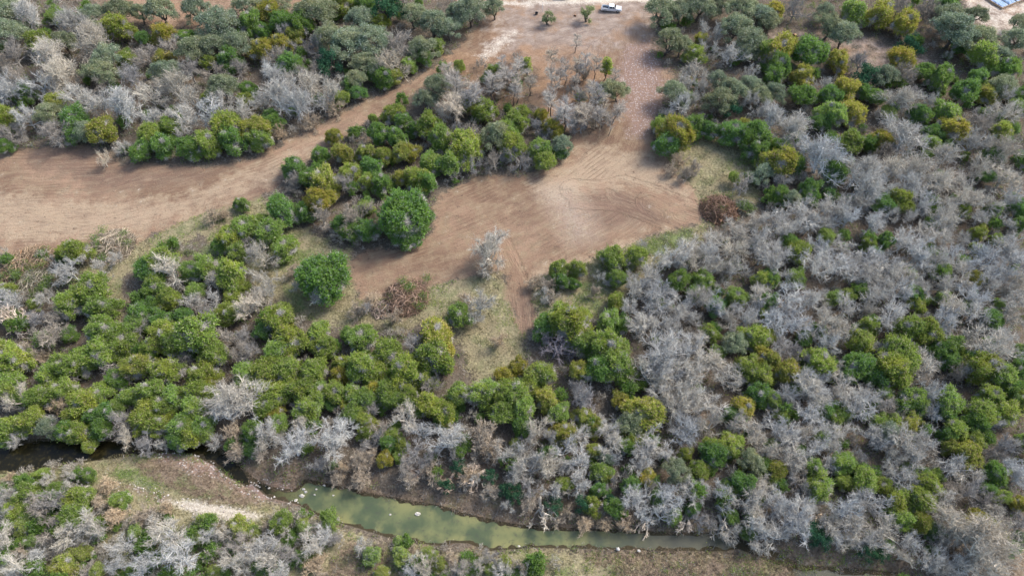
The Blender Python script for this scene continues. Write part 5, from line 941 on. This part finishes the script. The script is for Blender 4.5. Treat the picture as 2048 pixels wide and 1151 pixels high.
def build_understory():
    """the mass of small shrubs under and between the trees"""
    lib_b = [bare(700 + i, R=1.6, H=2.6, n1=6, counts=(4, 4, 4, 1), thick=.55, fine=.9, spread=(20, 85), trunk_h=.06)[0] for i in range(3)]
    lib_j = [juniper(720 + i, dense=.22, R=1.4, H=2.4, nl=4)[0] for i in range(3)]
    x, y, r = scatter(4200, 9)
    bad = zmax(x, y, ['clearing', 'yard', 'lot', 'pool', 'backwater', 'meadow', 'meadow_east', 'meadow_corner', 'weeds', 'gravel_shelf', 'gravel_spit', 'backyard', 'duff', 'pink_weeds', 'weeds_east', 'north_bank', 'green_west'], 1.5) > .2
    keep = ~bad & ((zone(x, y, 'south_bank', 2) < .5) | (r.random(len(x)) < .9))
    x = x[keep][:1700]; y = y[keep][:1700]; z = ground_z(x, y); A = []; B = []
    for i in range(len(x)):
        s = float(r.uniform(.6, 1.25))
        (A if r.random() < .72 else B).append(((lib_b if 0 else None), float(x[i]), float(y[i]), float(z[i]), s, s * float(r.uniform(.8, 1.3)), float(r.random() * 6.28)))
    A = [(lib_b[i % 3], *t[1:]) for i, t in enumerate(A)]; B = [(lib_j[i % 3], *t[1:]) for i, t in enumerate(B)]
    xs, ys, r4 = scatter(9000, 19)
    kk = (zone(xs, ys, 'south_bank', 2) > .6) & (zmax(xs, ys, ['weeds', 'gravel_spit', 'gravel_shelf', 'weeds_east', 'pink_weeds', 'pool', 'backwater', 'green_west', 'gravel_pale'], 2) < .1) & (xs < 5)
    xs = xs[kk][:420]; ys = ys[kk][:420]; zs = ground_z(xs, ys)
    for i in range(len(xs)):
        s = float(r4.uniform(.5, 1.0)); it = (lib_b[i % 3] if i % 3 else lib_j[i % 3], float(xs[i]), float(ys[i]), float(zs[i]), s, s * float(r4.uniform(.6, .9)), float(r4.random() * 6.28))
        (A if i % 3 else B).append(it)
    merge_stuff('twiggy_understory', A, (.82, .79, .75), 'mass of low leafless shrubs under and between the trees', 'understory')
    merge_stuff('green_understory', B, (.66, .8, .7), 'mass of low green bushes under and between the trees', 'understory')
build_understory()
build_undergrowth(); build_grass(); build_weeds(); build_debris(); build_gravel()

# ---------------------------------------------------------------- brush piles and fallen trees
def sticks(g, n, R, H, r, lo, hi, w, mat=0, flat=.35, c=(0, 0)):
    for i in range(n):
        a = r.random() * 6.28; q = math.sqrt(r.random()); p = np.array([c[0] + R * q * math.cos(a), c[1] + R * q * math.sin(a), H * (1 - q * q) * r.uniform(.3, 1)])
        L = r.uniform(lo, hi); b = r.random() * 6.28
        d = np.array([math.cos(b), math.sin(b), r.uniform(-flat, flat)]) * L / 2
        mid = p + r.normal(size=3) * L * .07
        tube(g, [p - d, mid, p + d], np.array([1, .85, .5]) * w * r.uniform(.6, 1.4), 4, mat)

def brush_pile(loc, R, H, seed, label, leafy, tint, wood, leafmat=None):
    r = np.random.default_rng(seed)
    e = empty('brush_pile', (loc[0], loc[1], float(ground_z(np.array([loc[0]]), np.array([loc[1]]))[0])))
    tag(e, label, 'brush pile', 'bulldozed brush piles')
    g = Geo(); sticks(g, int(22 * R * R), R, H, r, .7, 2.4, .05)
    n = int(380 * R * R)
    a = r.random(n) * 6.28; q = np.sqrt(r.random(n)); P = np.stack([R * q * np.cos(a), R * q * np.sin(a), H * (1 - q * q) * r.uniform(.5, 1, n)], 1)
    D = unit(r.normal(size=(n, 3)) * np.array([1, 1, .5])) * r.uniform(.3, 1.0, (n, 1))
    o = obj('branches', g, [wood], e); o.color = (*[t * .95 for t in tint], 1)
    g = Geo(); spikes(g, P * np.array([1, 1, .85]), D, np.full(n, .05), 0, r)
    o = obj('twigs', g, [wood], e); o.color = (*[t * .5 for t in tint], 1)
    g = Geo(); sticks(g, int(4 * R), R * .7, H * .9, r, 1.6, 3.6, .10, 0, .4)
    o = obj('logs', g, [M_CUT], e); o.color = (.95, .88, .8, 1)
    if leafy:
        n = int(leafy * R * R); P = []; 
        C = np.stack([r.normal(size=9) * R * .5, r.normal(size=9) * R * .45, r.uniform(.3, .8, 9) * H], 1)
        k = r.integers(0, 9, n); P = C[k] + r.normal(size=(n, 3)) * np.array([.6, .6, .3]); P[:, 2] = np.clip(P[:, 2], .1, H)
        g = Geo(); D = unit(r.normal(size=(n, 3)) + np.array([0, 0, .3])) * r.uniform(.2, .45, (n, 1))
        leaves(g, P, D, np.full(n, .12), 0, r)
        o = obj('foliage', g, [M_JUN], e); o.color = (.65, .72, .75, 1)
    return e

brush_pile((48.3, 106.2), 4.6, 3.4, 1, 'big round brush pile of tangled red-brown branches at the clearing corner', 14, (.70, .47, .37), M_TWIG)
brush_pile((54.0, 106.8), 2.6, 1.8, 5, 'low grey-green brush pile leaning on the right of the big brown brush pile', 260, (.75, .74, .66), M_TWIG)
brush_pile((-22.4, 81.4), 4.8, 3.0, 2, 'brush pile topped with green boughs and orange split trunks below the clearing', 110, (.84, .60, .48), M_TWIG)
brush_pile((-27.4, 78.6), 2.3, 1.5, 6, 'low pile of grey and reddish branches left of the green-topped brush pile', 10, (.9, .76, .70), M_TWIG)
brush_pile((-89.4, 95.1), 5.2, 2.6, 3, 'small brush pile of grey and yellow branches on the left clearing edge', 80, (1.0, .88, .74), M_TWIG)
brush_pile((-106.0, 89.5), 6.0, 2.6, 4, 'long heap of orange-brown roots and brush at the left edge', 40, (.80, .62, .47), M_TWIG)
brush_pile((-101.5, 84.5), 5.0, 2.8, 7, 'grey-green heap of cut boughs with a dark hollow at the left edge', 200, (.72, .68, .56), M_TWIG)

def fallen(name, mesh_pair, loc, rz, tilt, scale, col, label, cat='fallen tree'):
    e = empty(name, (loc[0], loc[1], loc[2] if len(loc) > 2 else 0.1), rz)
    e.rotation_euler = (tilt, 0, rz); e.scale = (scale,) * 3
    tag(e, label, cat)
    for nm, me in zip(('branches', 'trunk'), mesh_pair):
        o = bpy.data.objects.new(nm, me); o.color = (*col, 1); link(o, e)
def dead_top(seed, R, H, **k): return bare(seed, R=R, H=H, counts=(4, 4, 3, 1), n1=5, thick=1.5, fine=1.3, spread=(30, 80), **k)
fallen('fallen_tree', bare(901, R=4.0, H=5.0, n1=9, counts=(3, 4, 3, 1), thick=1.7, fine=1.2, spread=(2, 40)), (-102, 75.2), .4, .25, 1.0, (1.3, 1.15, 1.05), 'whitish uprooted tree with bare limbs fanned flat at the left edge')
fallen('fallen_tree', bare(902, R=4.4, H=5.6, n1=9, counts=(4, 5, 4, 1), thick=1.2, spread=(10, 60)), (8.4, 67.2), 2.2, .45, 1.0, (.50, .47, .56), 'dark purple-grey collapsed tree below the bright juniper pair at lower centre')
fallen('fallen_tree', bare(903, R=2.4, H=5.4, n1=6, counts=(4, 5, 4, 1), thick=1.0, spread=(30, 80)), (13.4, 59.5), .2, 1.35, 1.0, (.62, .62, .70), 'blue-grey toppled tree pointing down into shadow below the collapsed dark tree')
fallen('fallen_tree', dead_top(904, 2.6, 6.0), (5.0, 38.6, .3), .05, 1.45, 1.0, (1.05, .98, .9), 'pale fan-shaped dead tree top leaning over the creek')
fallen('fallen_tree', dead_top(905, 1.5, 5.0), (24.5, 36.2, -.2), -.6, 1.5, 1.0, (1.2, 1.05, .9), 'forked pale dead branch lying in the creek water')
fallen('fallen_tree', dead_top(906, 2.2, 4.5), (-19.5, 44.5, .2), .9, 1.35, 1.0, (1.05, .8, .68), 'reddish toppled dead tree on the north creek bank by the pool')
fallen('fallen_tree', dead_top(907, 2.4, 5.0), (-5.0, 43.5, .4), -1.0, 1.35, 1.0, (1.15, .98, .85), 'pale toppled tree above the creek left of the deep green shrub')
fallen('fallen_tree', dead_top(908, 2.4, 4.6), (14.5, 39.5, .1), .3, 1.4, 1.0, (.8, .62, .55), 'red-brown brushy dead tree lying along the creek edge')
fallen('fallen_tree', dead_top(909, 1.8, 5.0), (54.0, 33.5, .4), -2.3, 1.35, 1.0, (1.1, .9, .7), 'long tan fallen limb at the lower right creek bank')

for i, (x, y, rz, t, sz, col, lab) in enumerate([
    (18.0, 37.6, .5, 1.35, 1.0, (.95, .80, .70), 'tan dead tree top drooping over the creek left of the forked branch'),
    (30.5, 36.8, -.3, 1.4, 1.1, (.80, .74, .70), 'grey dead tree top hanging over the creek right of the forked branch'),
    (36.0, 35.6, .2, 1.45, 1.1, (.95, .90, .84), 'pale dead tree top at the right end of the pool'),
    (-1.0, 41.5, .7, 1.3, .9, (.85, .62, .52), 'red-brown dead tree top above the middle of the pool'),
    (-10.5, 43.0, -.5, 1.35, 1.0, (.90, .72, .62), 'brown dead tree top on the bank above the pool boulders')]):
    fallen('fallen_tree', dead_top(920 + i, 2.3, 4.4), (x, y, .2), rz, t, sz, col, lab)

# individual creek boulders
M_ROCK = plain('pale_limestone_rock', (.44, .41, .36), .85, var=.25, scale=2.5)
def boulder(loc, s, seed, label):
    r = np.random.default_rng(seed); g = Geo()
    nu, nv = 9, 6; V = []
    for i in range(nv + 1):
        for j in range(nu):
            th = math.pi * i / nv; ph = 2 * math.pi * j / nu + .3 * i
            d = np.array([math.sin(th) * math.cos(ph), math.sin(th) * math.sin(ph), math.cos(th)])
            V.append(d * s * (1 + .22 * r.normal()) * np.array([1.1, .8, .6]) if 0 < i < nv else d * s * .6)
    F = [[i * nu + j, i * nu + (j + 1) % nu, (i + 1) * nu + (j + 1) % nu, (i + 1) * nu + j] for i in range(nv) for j in range(nu)]
    g.add(V, F)
    o = obj('boulder', g, [M_ROCK]); o.location = (*loc[:2], loc[2] if len(loc) > 2 else float(ground_z(np.array([loc[0]]), np.array([loc[1]]))[0]) + s * .2)
    tag(o, label, 'rock', 'pale boulders in and along the creek')
boulder((-16.6, 36.3, -0.96), 0.41, 835, 'largest white boulder standing in the middle of the green pool')
boulder((-21.4, 36.2, -0.98), 0.19, 780, 'small white rock in the pool left of the largest boulder')
boulder((-38.4, 38.7, -0.97), 0.32, 592, 'upright pale boulder at the narrow inlet of the pool')
boulder((-39.5, 38.1, -0.97), 0.32, 578, 'long pale boulder left of the upright one at the pool inlet')
boulder((-39.1, 37.4, -0.97), 0.27, 581, 'flat cream boulder just below the long pale boulder')
boulder((-40.3, 37.3, -0.97), 0.30, 567, 'yellowish boulder leftmost of the inlet boulders')
boulder((-37.4, 39.5, -0.96), 0.41, 605, 'broad tan boulder on the north side of the pool inlet')
boulder((-36.9, 40.2, -0.97), 0.30, 612, 'pale boulder touching the broad tan boulder from above')
boulder((-37.4, 40.7, -0.97), 0.26, 607, 'small yellow-white rock topmost of the inlet boulders')
boulder((-35.1, 40.7, -0.98), 0.19, 633, 'small white rock in the upper left corner of the pool')
boulder((-35.2, 39.7, -0.98), 0.17, 630, 'tiny white rock at the left water line of the pool')
boulder((-31.9, 39.6, -0.98), 0.17, 667, 'grey half-sunk rock near the upper left pool shore')
boulder((-43.6, 40.9, -0.98), 0.21, 538, 'small pale rock in the narrow stream left of the inlet')
boulder((18.0, 30.3, -0.47), 0.32, 1236, 'white boulder on the south shore under the forked dead branch')
boulder((21.5, 30.0, -0.47), 0.27, 1277, 'white boulder on the south shore right of the forked dead branch')
boulder((1.2, 30.7, -0.48), 0.21, 1038, 'small white rock on the grassy south shore of the pool')
boulder((-33.8, 41.4, -0.98), 0.22, 648, 'pale rock on the north shore above the pool corner')
boulder((-71.4, 40.8, -0.47), 0.30, 226, 'bright white rock left end of the pale gravel path')
boulder((-70.0, 40.4, -0.47), 0.26, 240, 'bright white rock right of the leftmost path rock')


# ---------------------------------------------------------------- vehicles
def paint(name, col, rough=.3, metal=.0):
    m, nt, nd, lk = mat_new(name)
    b = N(nd, 'ShaderNodeBsdfPrincipled'); o = N(nd, 'ShaderNodeOutputMaterial'); tc = N(nd, 'ShaderNodeTexCoord')
    f = noise(nt, tc.outputs['Object'], 1.6, 4, .6)
    sp = N(nd, 'ShaderNodeSeparateXYZ'); lk.new(tc.outputs['Object'], sp.inputs[0])
    dust = math_(nt, 'MULTIPLY', ramp(nt, math_(nt, 'ADD', sp.outputs[2], math_(nt, 'MULTIPLY', f, .5)), 1.1, .5), .6)
    lk.new(mixc(nt, col, (.40, .33, .26), dust), b.inputs['Base Color'])
    b.inputs['Roughness'].default_value = rough; b.inputs['Metallic'].default_value = metal; b.inputs['Coat Weight'].default_value = .4
    lk.new(b.outputs[0], o.inputs[0]); return m
M_SILVER = paint('silver_paint', (.60, .63, .66), .35, .2)
M_WHITE = paint('white_paint', (.80, .81, .82), .35)
M_DARKCAR = paint('dark_paint', (.03, .03, .04), .25)
M_GLASS = plain('window_glass', (.015, .02, .025), .08, var=.1)
M_TYRE = plain('tyre_rubber', (.03, .03, .03), .9)
M_RIM = plain('wheel_rim', (.45, .46, .48), .4, .6)
M_LAMP = plain('headlight_lens', (.75, .77, .78), .15, var=.05)
M_RED = plain('tail_light_lens', (.35, .02, .02), .2, var=.05)
M_LINER = plain('bed_liner', (.06, .07, .09), .8)
M_CHROME = plain('chrome_trim', (.55, .56, .58), .25, .8, var=.05)

def prism(g, prof, y0, y1, mat=0, inset=None):
    """side profile (x,z) extruded from y0 to y1; inset = per-vertex inward shift of both sides"""
    n = len(prof); ins = inset or [0] * n
    V = [(x, y0 + i, z) for (x, z), i in zip(prof, ins)] + [(x, y1 - i, z) for (x, z), i in zip(prof, ins)]
    g.add(V, [[k, (k + 1) % n, n + (k + 1) % n, n + k] for k in range(n)], mat)
    cx = sum(p[0] for p in prof) / n; cz = sum(p[1] for p in prof) / n; ci = sum(ins) / n
    V2 = V[:n] + [(cx, y0 + ci, cz)]; g.add(V2, [[(k + 1) % n, k, n] for k in range(n)], mat)
    V3 = V[n:] + [(cx, y1 - ci, cz)]; g.add(V3, [[k, (k + 1) % n, n] for k in range(n)], mat)

def wheels(root, xs, hw, rad, wid):
    for x in xs:
        for s in (-1, 1):
            g = Geo(); th = np.linspace(0, 2 * math.pi, 25)[:-1]
            y0 = s * (hw - wid); y1 = s * hw
            P = []
            for yy, rr in ((y0, rad * .9), (y0 + s * .04, rad), (y1 - s * .04, rad), (y1, rad * .9), (y1, rad * .62), (y1 - s * .05, rad * .6)):
                P.append(np.stack([x + rr * np.cos(th), np.full(24, yy), rad + rr * np.sin(th)], 1))
            V = np.concatenate(P); F = [[i * 24 + j, i * 24 + (j + 1) % 24, (i + 1) * 24 + (j + 1) % 24, (i + 1) * 24 + j] for i in range(5) for j in range(24)]
            g.add(V, F); w = obj('wheel', g, M_TYRE, root)
            g = Geo()
            ring = np.stack([x + rad * .6 * np.cos(th), np.full(24, y1 - s * .05), rad + rad * .6 * np.sin(th)], 1)
            g.add(np.vstack([ring, [[x, y1 - s * .01, rad]]]), [[k, (k + 1) % 24, 24] for k in range(24)])
            obj('rim', g, M_RIM, w)

def pickup():
    r = empty('pickup_truck', (29.7, 184.9, float(ground_z(np.array([29.7]), np.array([184.9]))[0]) + .05), math.radians(-6))
    tag(r, 'silver-white crew cab pickup truck parked on the dirt lane at the top', 'pickup truck')
    W = .97
    g = Geo()   # body: hood, front, lower cab and sills with wheel arches
    prof = [(-.9, .42), (1.35, .42), (1.42, .70), (1.60, .86), (1.98, .88), (2.20, .72), (2.30, .45), (2.78, .45), (2.86, .62), (2.86, .98), (2.78, 1.12), (1.30, 1.20), (-.9, 1.20)]
    prism(g, prof, -W, W, 0, [.03, .03, 0, 0, 0, 0, .03, .05, .03, .02, .10, .05, .05])
    obj('body', g, M_SILVER, r)
    g = Geo()
    prism(g, [(-.86, 1.20), (1.28, 1.20), (.62, 1.80), (.35, 1.86), (-.55, 1.86), (-.80, 1.78)], -W + .06, W - .06, 0, [0, 0, .16, .18, .18, .16])
    cab = obj('cab', g, M_WHITE, r)
    for s in (-1, 1):
        g = Geo()
        for a, b in ((-.74, .12), (.20, .98)):
            y0 = s * (W - .05); y1 = s * (W - .19)
            V = [(a, y0, 1.24), (b, y0, 1.24), (min(b, .66 if b > .5 else b), y1, 1.72), (a + .03, y1, 1.72)]
            g.add(V, [[0, 1, 2, 3]])
        obj('side_window', g, M_GLASS, cab)
    g = Geo(); g.add([(1.29, -W + .13, 1.23), (1.29, W - .13, 1.23), (.68, W - .26, 1.79), (.68, -W + .26, 1.79)], [[0, 1, 2, 3]]); obj('windshield', g, M_GLASS, cab)
    g = Geo(); g.add([(-.88, -W + .15, 1.26), (-.88, W - .15, 1.26), (-.82, W - .28, 1.74), (-.82, -W + .28, 1.74)], [[0, 1, 2, 3]]); obj('rear_window', g, M_GLASS, cab)
    g = Geo()   # open bed: two sides, floor, tailgate kept apart
    for s in (-1, 1):
        prof = [(-2.88, .55), (-2.38, .55), (-2.28, .80), (-2.05, .90), (-1.72, .88), (-1.52, .70), (-1.44, .42), (-.92, .42), (-.92, 1.22), (-2.88, 1.22)]
        y = sorted((s * W, s * (W - .09))); prism(g, prof, y[0], y[1], 0)
    box(g, (-.95, 0, .95), (.05, 1.74, .55)); obj('cargo_bed', g, M_SILVER, r)
    g = Geo(); box(g, (-1.90, 0, .66), (1.9, 1.75, .05)); obj('bed_floor', g, M_LINER, r)
    g = Geo(); box(g, (-2.86, 0, .90), (.07, 1.76, .56)); obj('tailgate', g, M_SILVER, r)
    g = Geo(); box(g, (2.90, 0, .55), (.14, 1.88, .22), taper=(.8, .97)); obj('front_bumper', g, M_CHROME, r)
    g = Geo(); box(g, (-2.96, 0, .55), (.14, 1.84, .18), taper=(.8, .97)); obj('rear_bumper', g, M_CHROME, r)
    g = Geo(); box(g, (2.875, 0, .85), (.05, 1.05, .28)); obj('grille', g, M_TYRE, r)
    for s in (-1, 1):
        g = Geo(); box(g, (2.84, s * .74, .90), (.10, .34, .20)); obj('headlight', g, M_LAMP, r)
        g = Geo(); box(g, (-2.88, s * .90, .95), (.05, .12, .34)); obj('tail_light', g, M_RED, r)
        g = Geo(); box(g, (1.02, s * 1.07, 1.30), (.14, .20, .20), taper=(.8, .9)); obj('mirror', g, M_TYRE, r)
    wheels(r, (1.88, -1.90), .97, .40, .26)

def suv():
    r = empty('dark_car', (15.6, 191.9, float(ground_z(np.array([15.6]), np.array([191.9]))[0]) + .05), math.radians(2))
    tag(r, 'black car cut off by the top edge of the photo', 'car')
    W = .93; g = Geo()
    prism(g, [(-2.35, .38), (2.2, .38), (2.36, .6), (2.30, .86), (1.10, 1.02), (-2.30, 1.05), (-2.42, .7)], -W, W, 0, [.04, .04, .04, .08, .03, .03, .03]); obj('body', g, M_DARKCAR, r)
    g = Geo(); prism(g, [(-2.2, 1.05), (1.1, 1.02), (.45, 1.55), (.1, 1.62), (-1.7, 1.60), (-2.05, 1.45)], -W + .05, W - .05, 0, [0, 0, .16, .18, .18, .14]); c = obj('cab', g, M_DARKCAR, r)
    for s in (-1, 1):
        g = Geo(); y0 = s * (W - .045); y1 = s * (W - .19)
        g.add([(-1.95, y0, 1.09), (.85, y0, 1.07), (.35, y1, 1.52), (-1.75, y1, 1.52)], [[0, 1, 2, 3]]); obj('side_window', g, M_GLASS, c)
        g = Geo(); box(g, (2.27, s * .66, .74), (.12, .34, .16)); obj('headlight', g, M_LAMP, r)
    g = Geo(); g.add([(1.10, -W + .14, 1.06), (1.10, W - .14, 1.06), (.50, W - .25, 1.52), (.50, -W + .25, 1.52)], [[0, 1, 2, 3]]); obj('windshield', g, M_GLASS, c)
    wheels(r, (1.42, -1.45), .93, .34, .22)
pickup(); suv()

# ---------------------------------------------------------------- slab being formed in the top right corner
M_SHEET = plain('blue_plastic_sheet', (.13, .22, .36), .65, var=.35, scale=.8)
M_TRENCH = plain('dark_trench', (.03, .04, .06), .9)
M_BOARD = plain('form_board_wood', (.42, .30, .19), .8, var=.3)
def slab():
    c0 = np.array([147.0, 186.1]); a = np.array([156.2, 191.0]) - c0; ang = math.atan2(a[1], a[0])
    r = empty('slab_form', (147.0, 186.1, .3), ang)
    tag(r, 'house slab form lined with blue plastic sheeting in the top right corner', 'building site')
    L, Wd = 17.0, 15.0
    g = Geo(); box(g, (L / 2, Wd / 2, -.28), (L - .1, Wd - .1, .5)); obj('sheet_trench', g, M_TRENCH, r)
    g = Geo(); r2 = np.random.default_rng(4)
    for i in range(5):
        for j in range(3):
            w, d = L / 5 - .55, Wd / 3 - .55
            n = 8; xs = np.linspace(-w / 2, w / 2, n); ys = np.linspace(-d / 2, d / 2, n); X, Y = np.meshgrid(xs, ys)
            e = np.minimum(w / 2 - abs(X), d / 2 - abs(Y)); Z = np.where(e < .01, -.02, .16) + r2.normal(size=X.shape) * .04
            V = np.stack([X + (i + .5) * L / 5, Y + (j + .5) * Wd / 3, Z + .05], -1).reshape(-1, 3)
            k = np.arange(n - 1)[:, None] * n + np.arange(n - 1)[None]
            F = np.stack([k, k + 1, k + n + 1, k + n], -1).reshape(-1, 4)
            gg = Geo(); gg.add(V, F); obj('plastic_sheet', gg, M_SHEET, r)
    for (x, y, sx, sy) in ((L / 2, -.05, L + .2, .08), (L / 2, Wd + .05, L + .2, .08), (-.08, Wd / 2, .08, Wd), (L + .08, Wd / 2, .08, Wd)):
        g = Geo(); box(g, (x, y, .05), (sx, sy, .5)); obj('form_board', g, M_BOARD, r)
    for i in range(22):
        for (x, y, rx, rz) in ((i * .8 + .3, -.42, .7, 0), (-.45, i * .7 + .3, .7, -math.pi / 2)):
            if y > Wd or x > L: continue
            g = Geo(); box(g, (x, y, .02), (.09, .09, .8), rz=rz, rx=-rx); obj('brace', g, M_BOARD, r)
slab()

# ---------------------------------------------------------------- small things in the yard
def gz(x, y): return float(ground_z(np.array([x]), np.array([y]))[0])
M_BLACK = plain('black_plastic', (.015, .015, .018), .6)
e = empty('bucket', (7.3, 183.5, gz(7.3, 183.5))); tag(e, 'black tub standing in the dusty yard left of the pickup', 'tub')
g = Geo(); th = np.linspace(0, 2 * math.pi, 17)[:-1]; P = []
for z, rr in ((0, .34), (.6, .44), (.6, .40), (.08, .31)):
    P.append(np.stack([rr * np.cos(th), rr * np.sin(th), np.full(16, z)], 1))
g.add(np.concatenate(P), [[i * 16 + j, i * 16 + (j + 1) % 16, (i + 1) * 16 + (j + 1) % 16, (i + 1) * 16 + j] for i in range(3) for j in range(16)]); obj('tub', g, M_BLACK, e)
g = Geo(); ring = [(.47 * math.cos(t), .47 * math.sin(t), .6) for t in np.linspace(0, 2 * math.pi, 17)]; tube(g, ring, np.full(17, .03), 5); obj('rim', g, M_BLACK, e)

def stump(x, y, s, label, seed):
    e = empty('stump', (x, y, gz(x, y))); tag(e, label, 'stump')
    r = np.random.default_rng(seed); g = Geo()
    tube(g, [(0, 0, -.1), (.02, 0, s), (.03, 0, s * 1.3)], [s * .9, s * .65, s * .55], 9)
    for i in range(5):
        a = i * 1.25 + r.random(); tube(g, [(0, 0, s * .4), (math.cos(a) * s, math.sin(a) * s, s * .15), (math.cos(a) * s * 1.8, math.sin(a) * s * 1.8, -.05)], [s * .35, s * .2, s * .08], 5)
    o = obj('bark', g, [M_CUT], e); o.color = (.35, .28, .25, 1)
    g = Geo(); t = np.linspace(0, 2 * math.pi, 10)[:-1]
    g.add([(.03 + s * .5 * math.cos(a), s * .5 * math.sin(a), s * 1.3 + .006) for a in t] + [(.03, 0, s * 1.3 + .01)], [[k, (k + 1) % 9, 9] for k in range(9)]); obj('cut_face', g, [M_CUT], e)
stump(18.7, 182.3, .35, 'small brown stump left of the pale oak sprout below the pickup', 1)
stump(81.5, 172.5, .8, 'rust-brown jagged stump on the bare duff at the upper right', 2)
e = empty('marker_pole', (9.1, 184.5, gz(9.1, 184.5))); tag(e, 'thin pale marker pole in the yard just right of the black tub', 'pole')
g = Geo(); tube(g, [(0, 0, -.2), (0, 0, 3.4)], [.05, .04], 8); obj('shaft', g, M_WHITE, e)
g = Geo(); box(g, (0, 0, 3.5), (.16, .16, .2), taper=(.6, .6)); obj('cap', g, M_BOARD, e)

if len(SEEN_DUP := [l for l, n in used_labels.items() if n > 1]): print('duplicate labels', len(SEEN_DUP))
print('trees', counts)
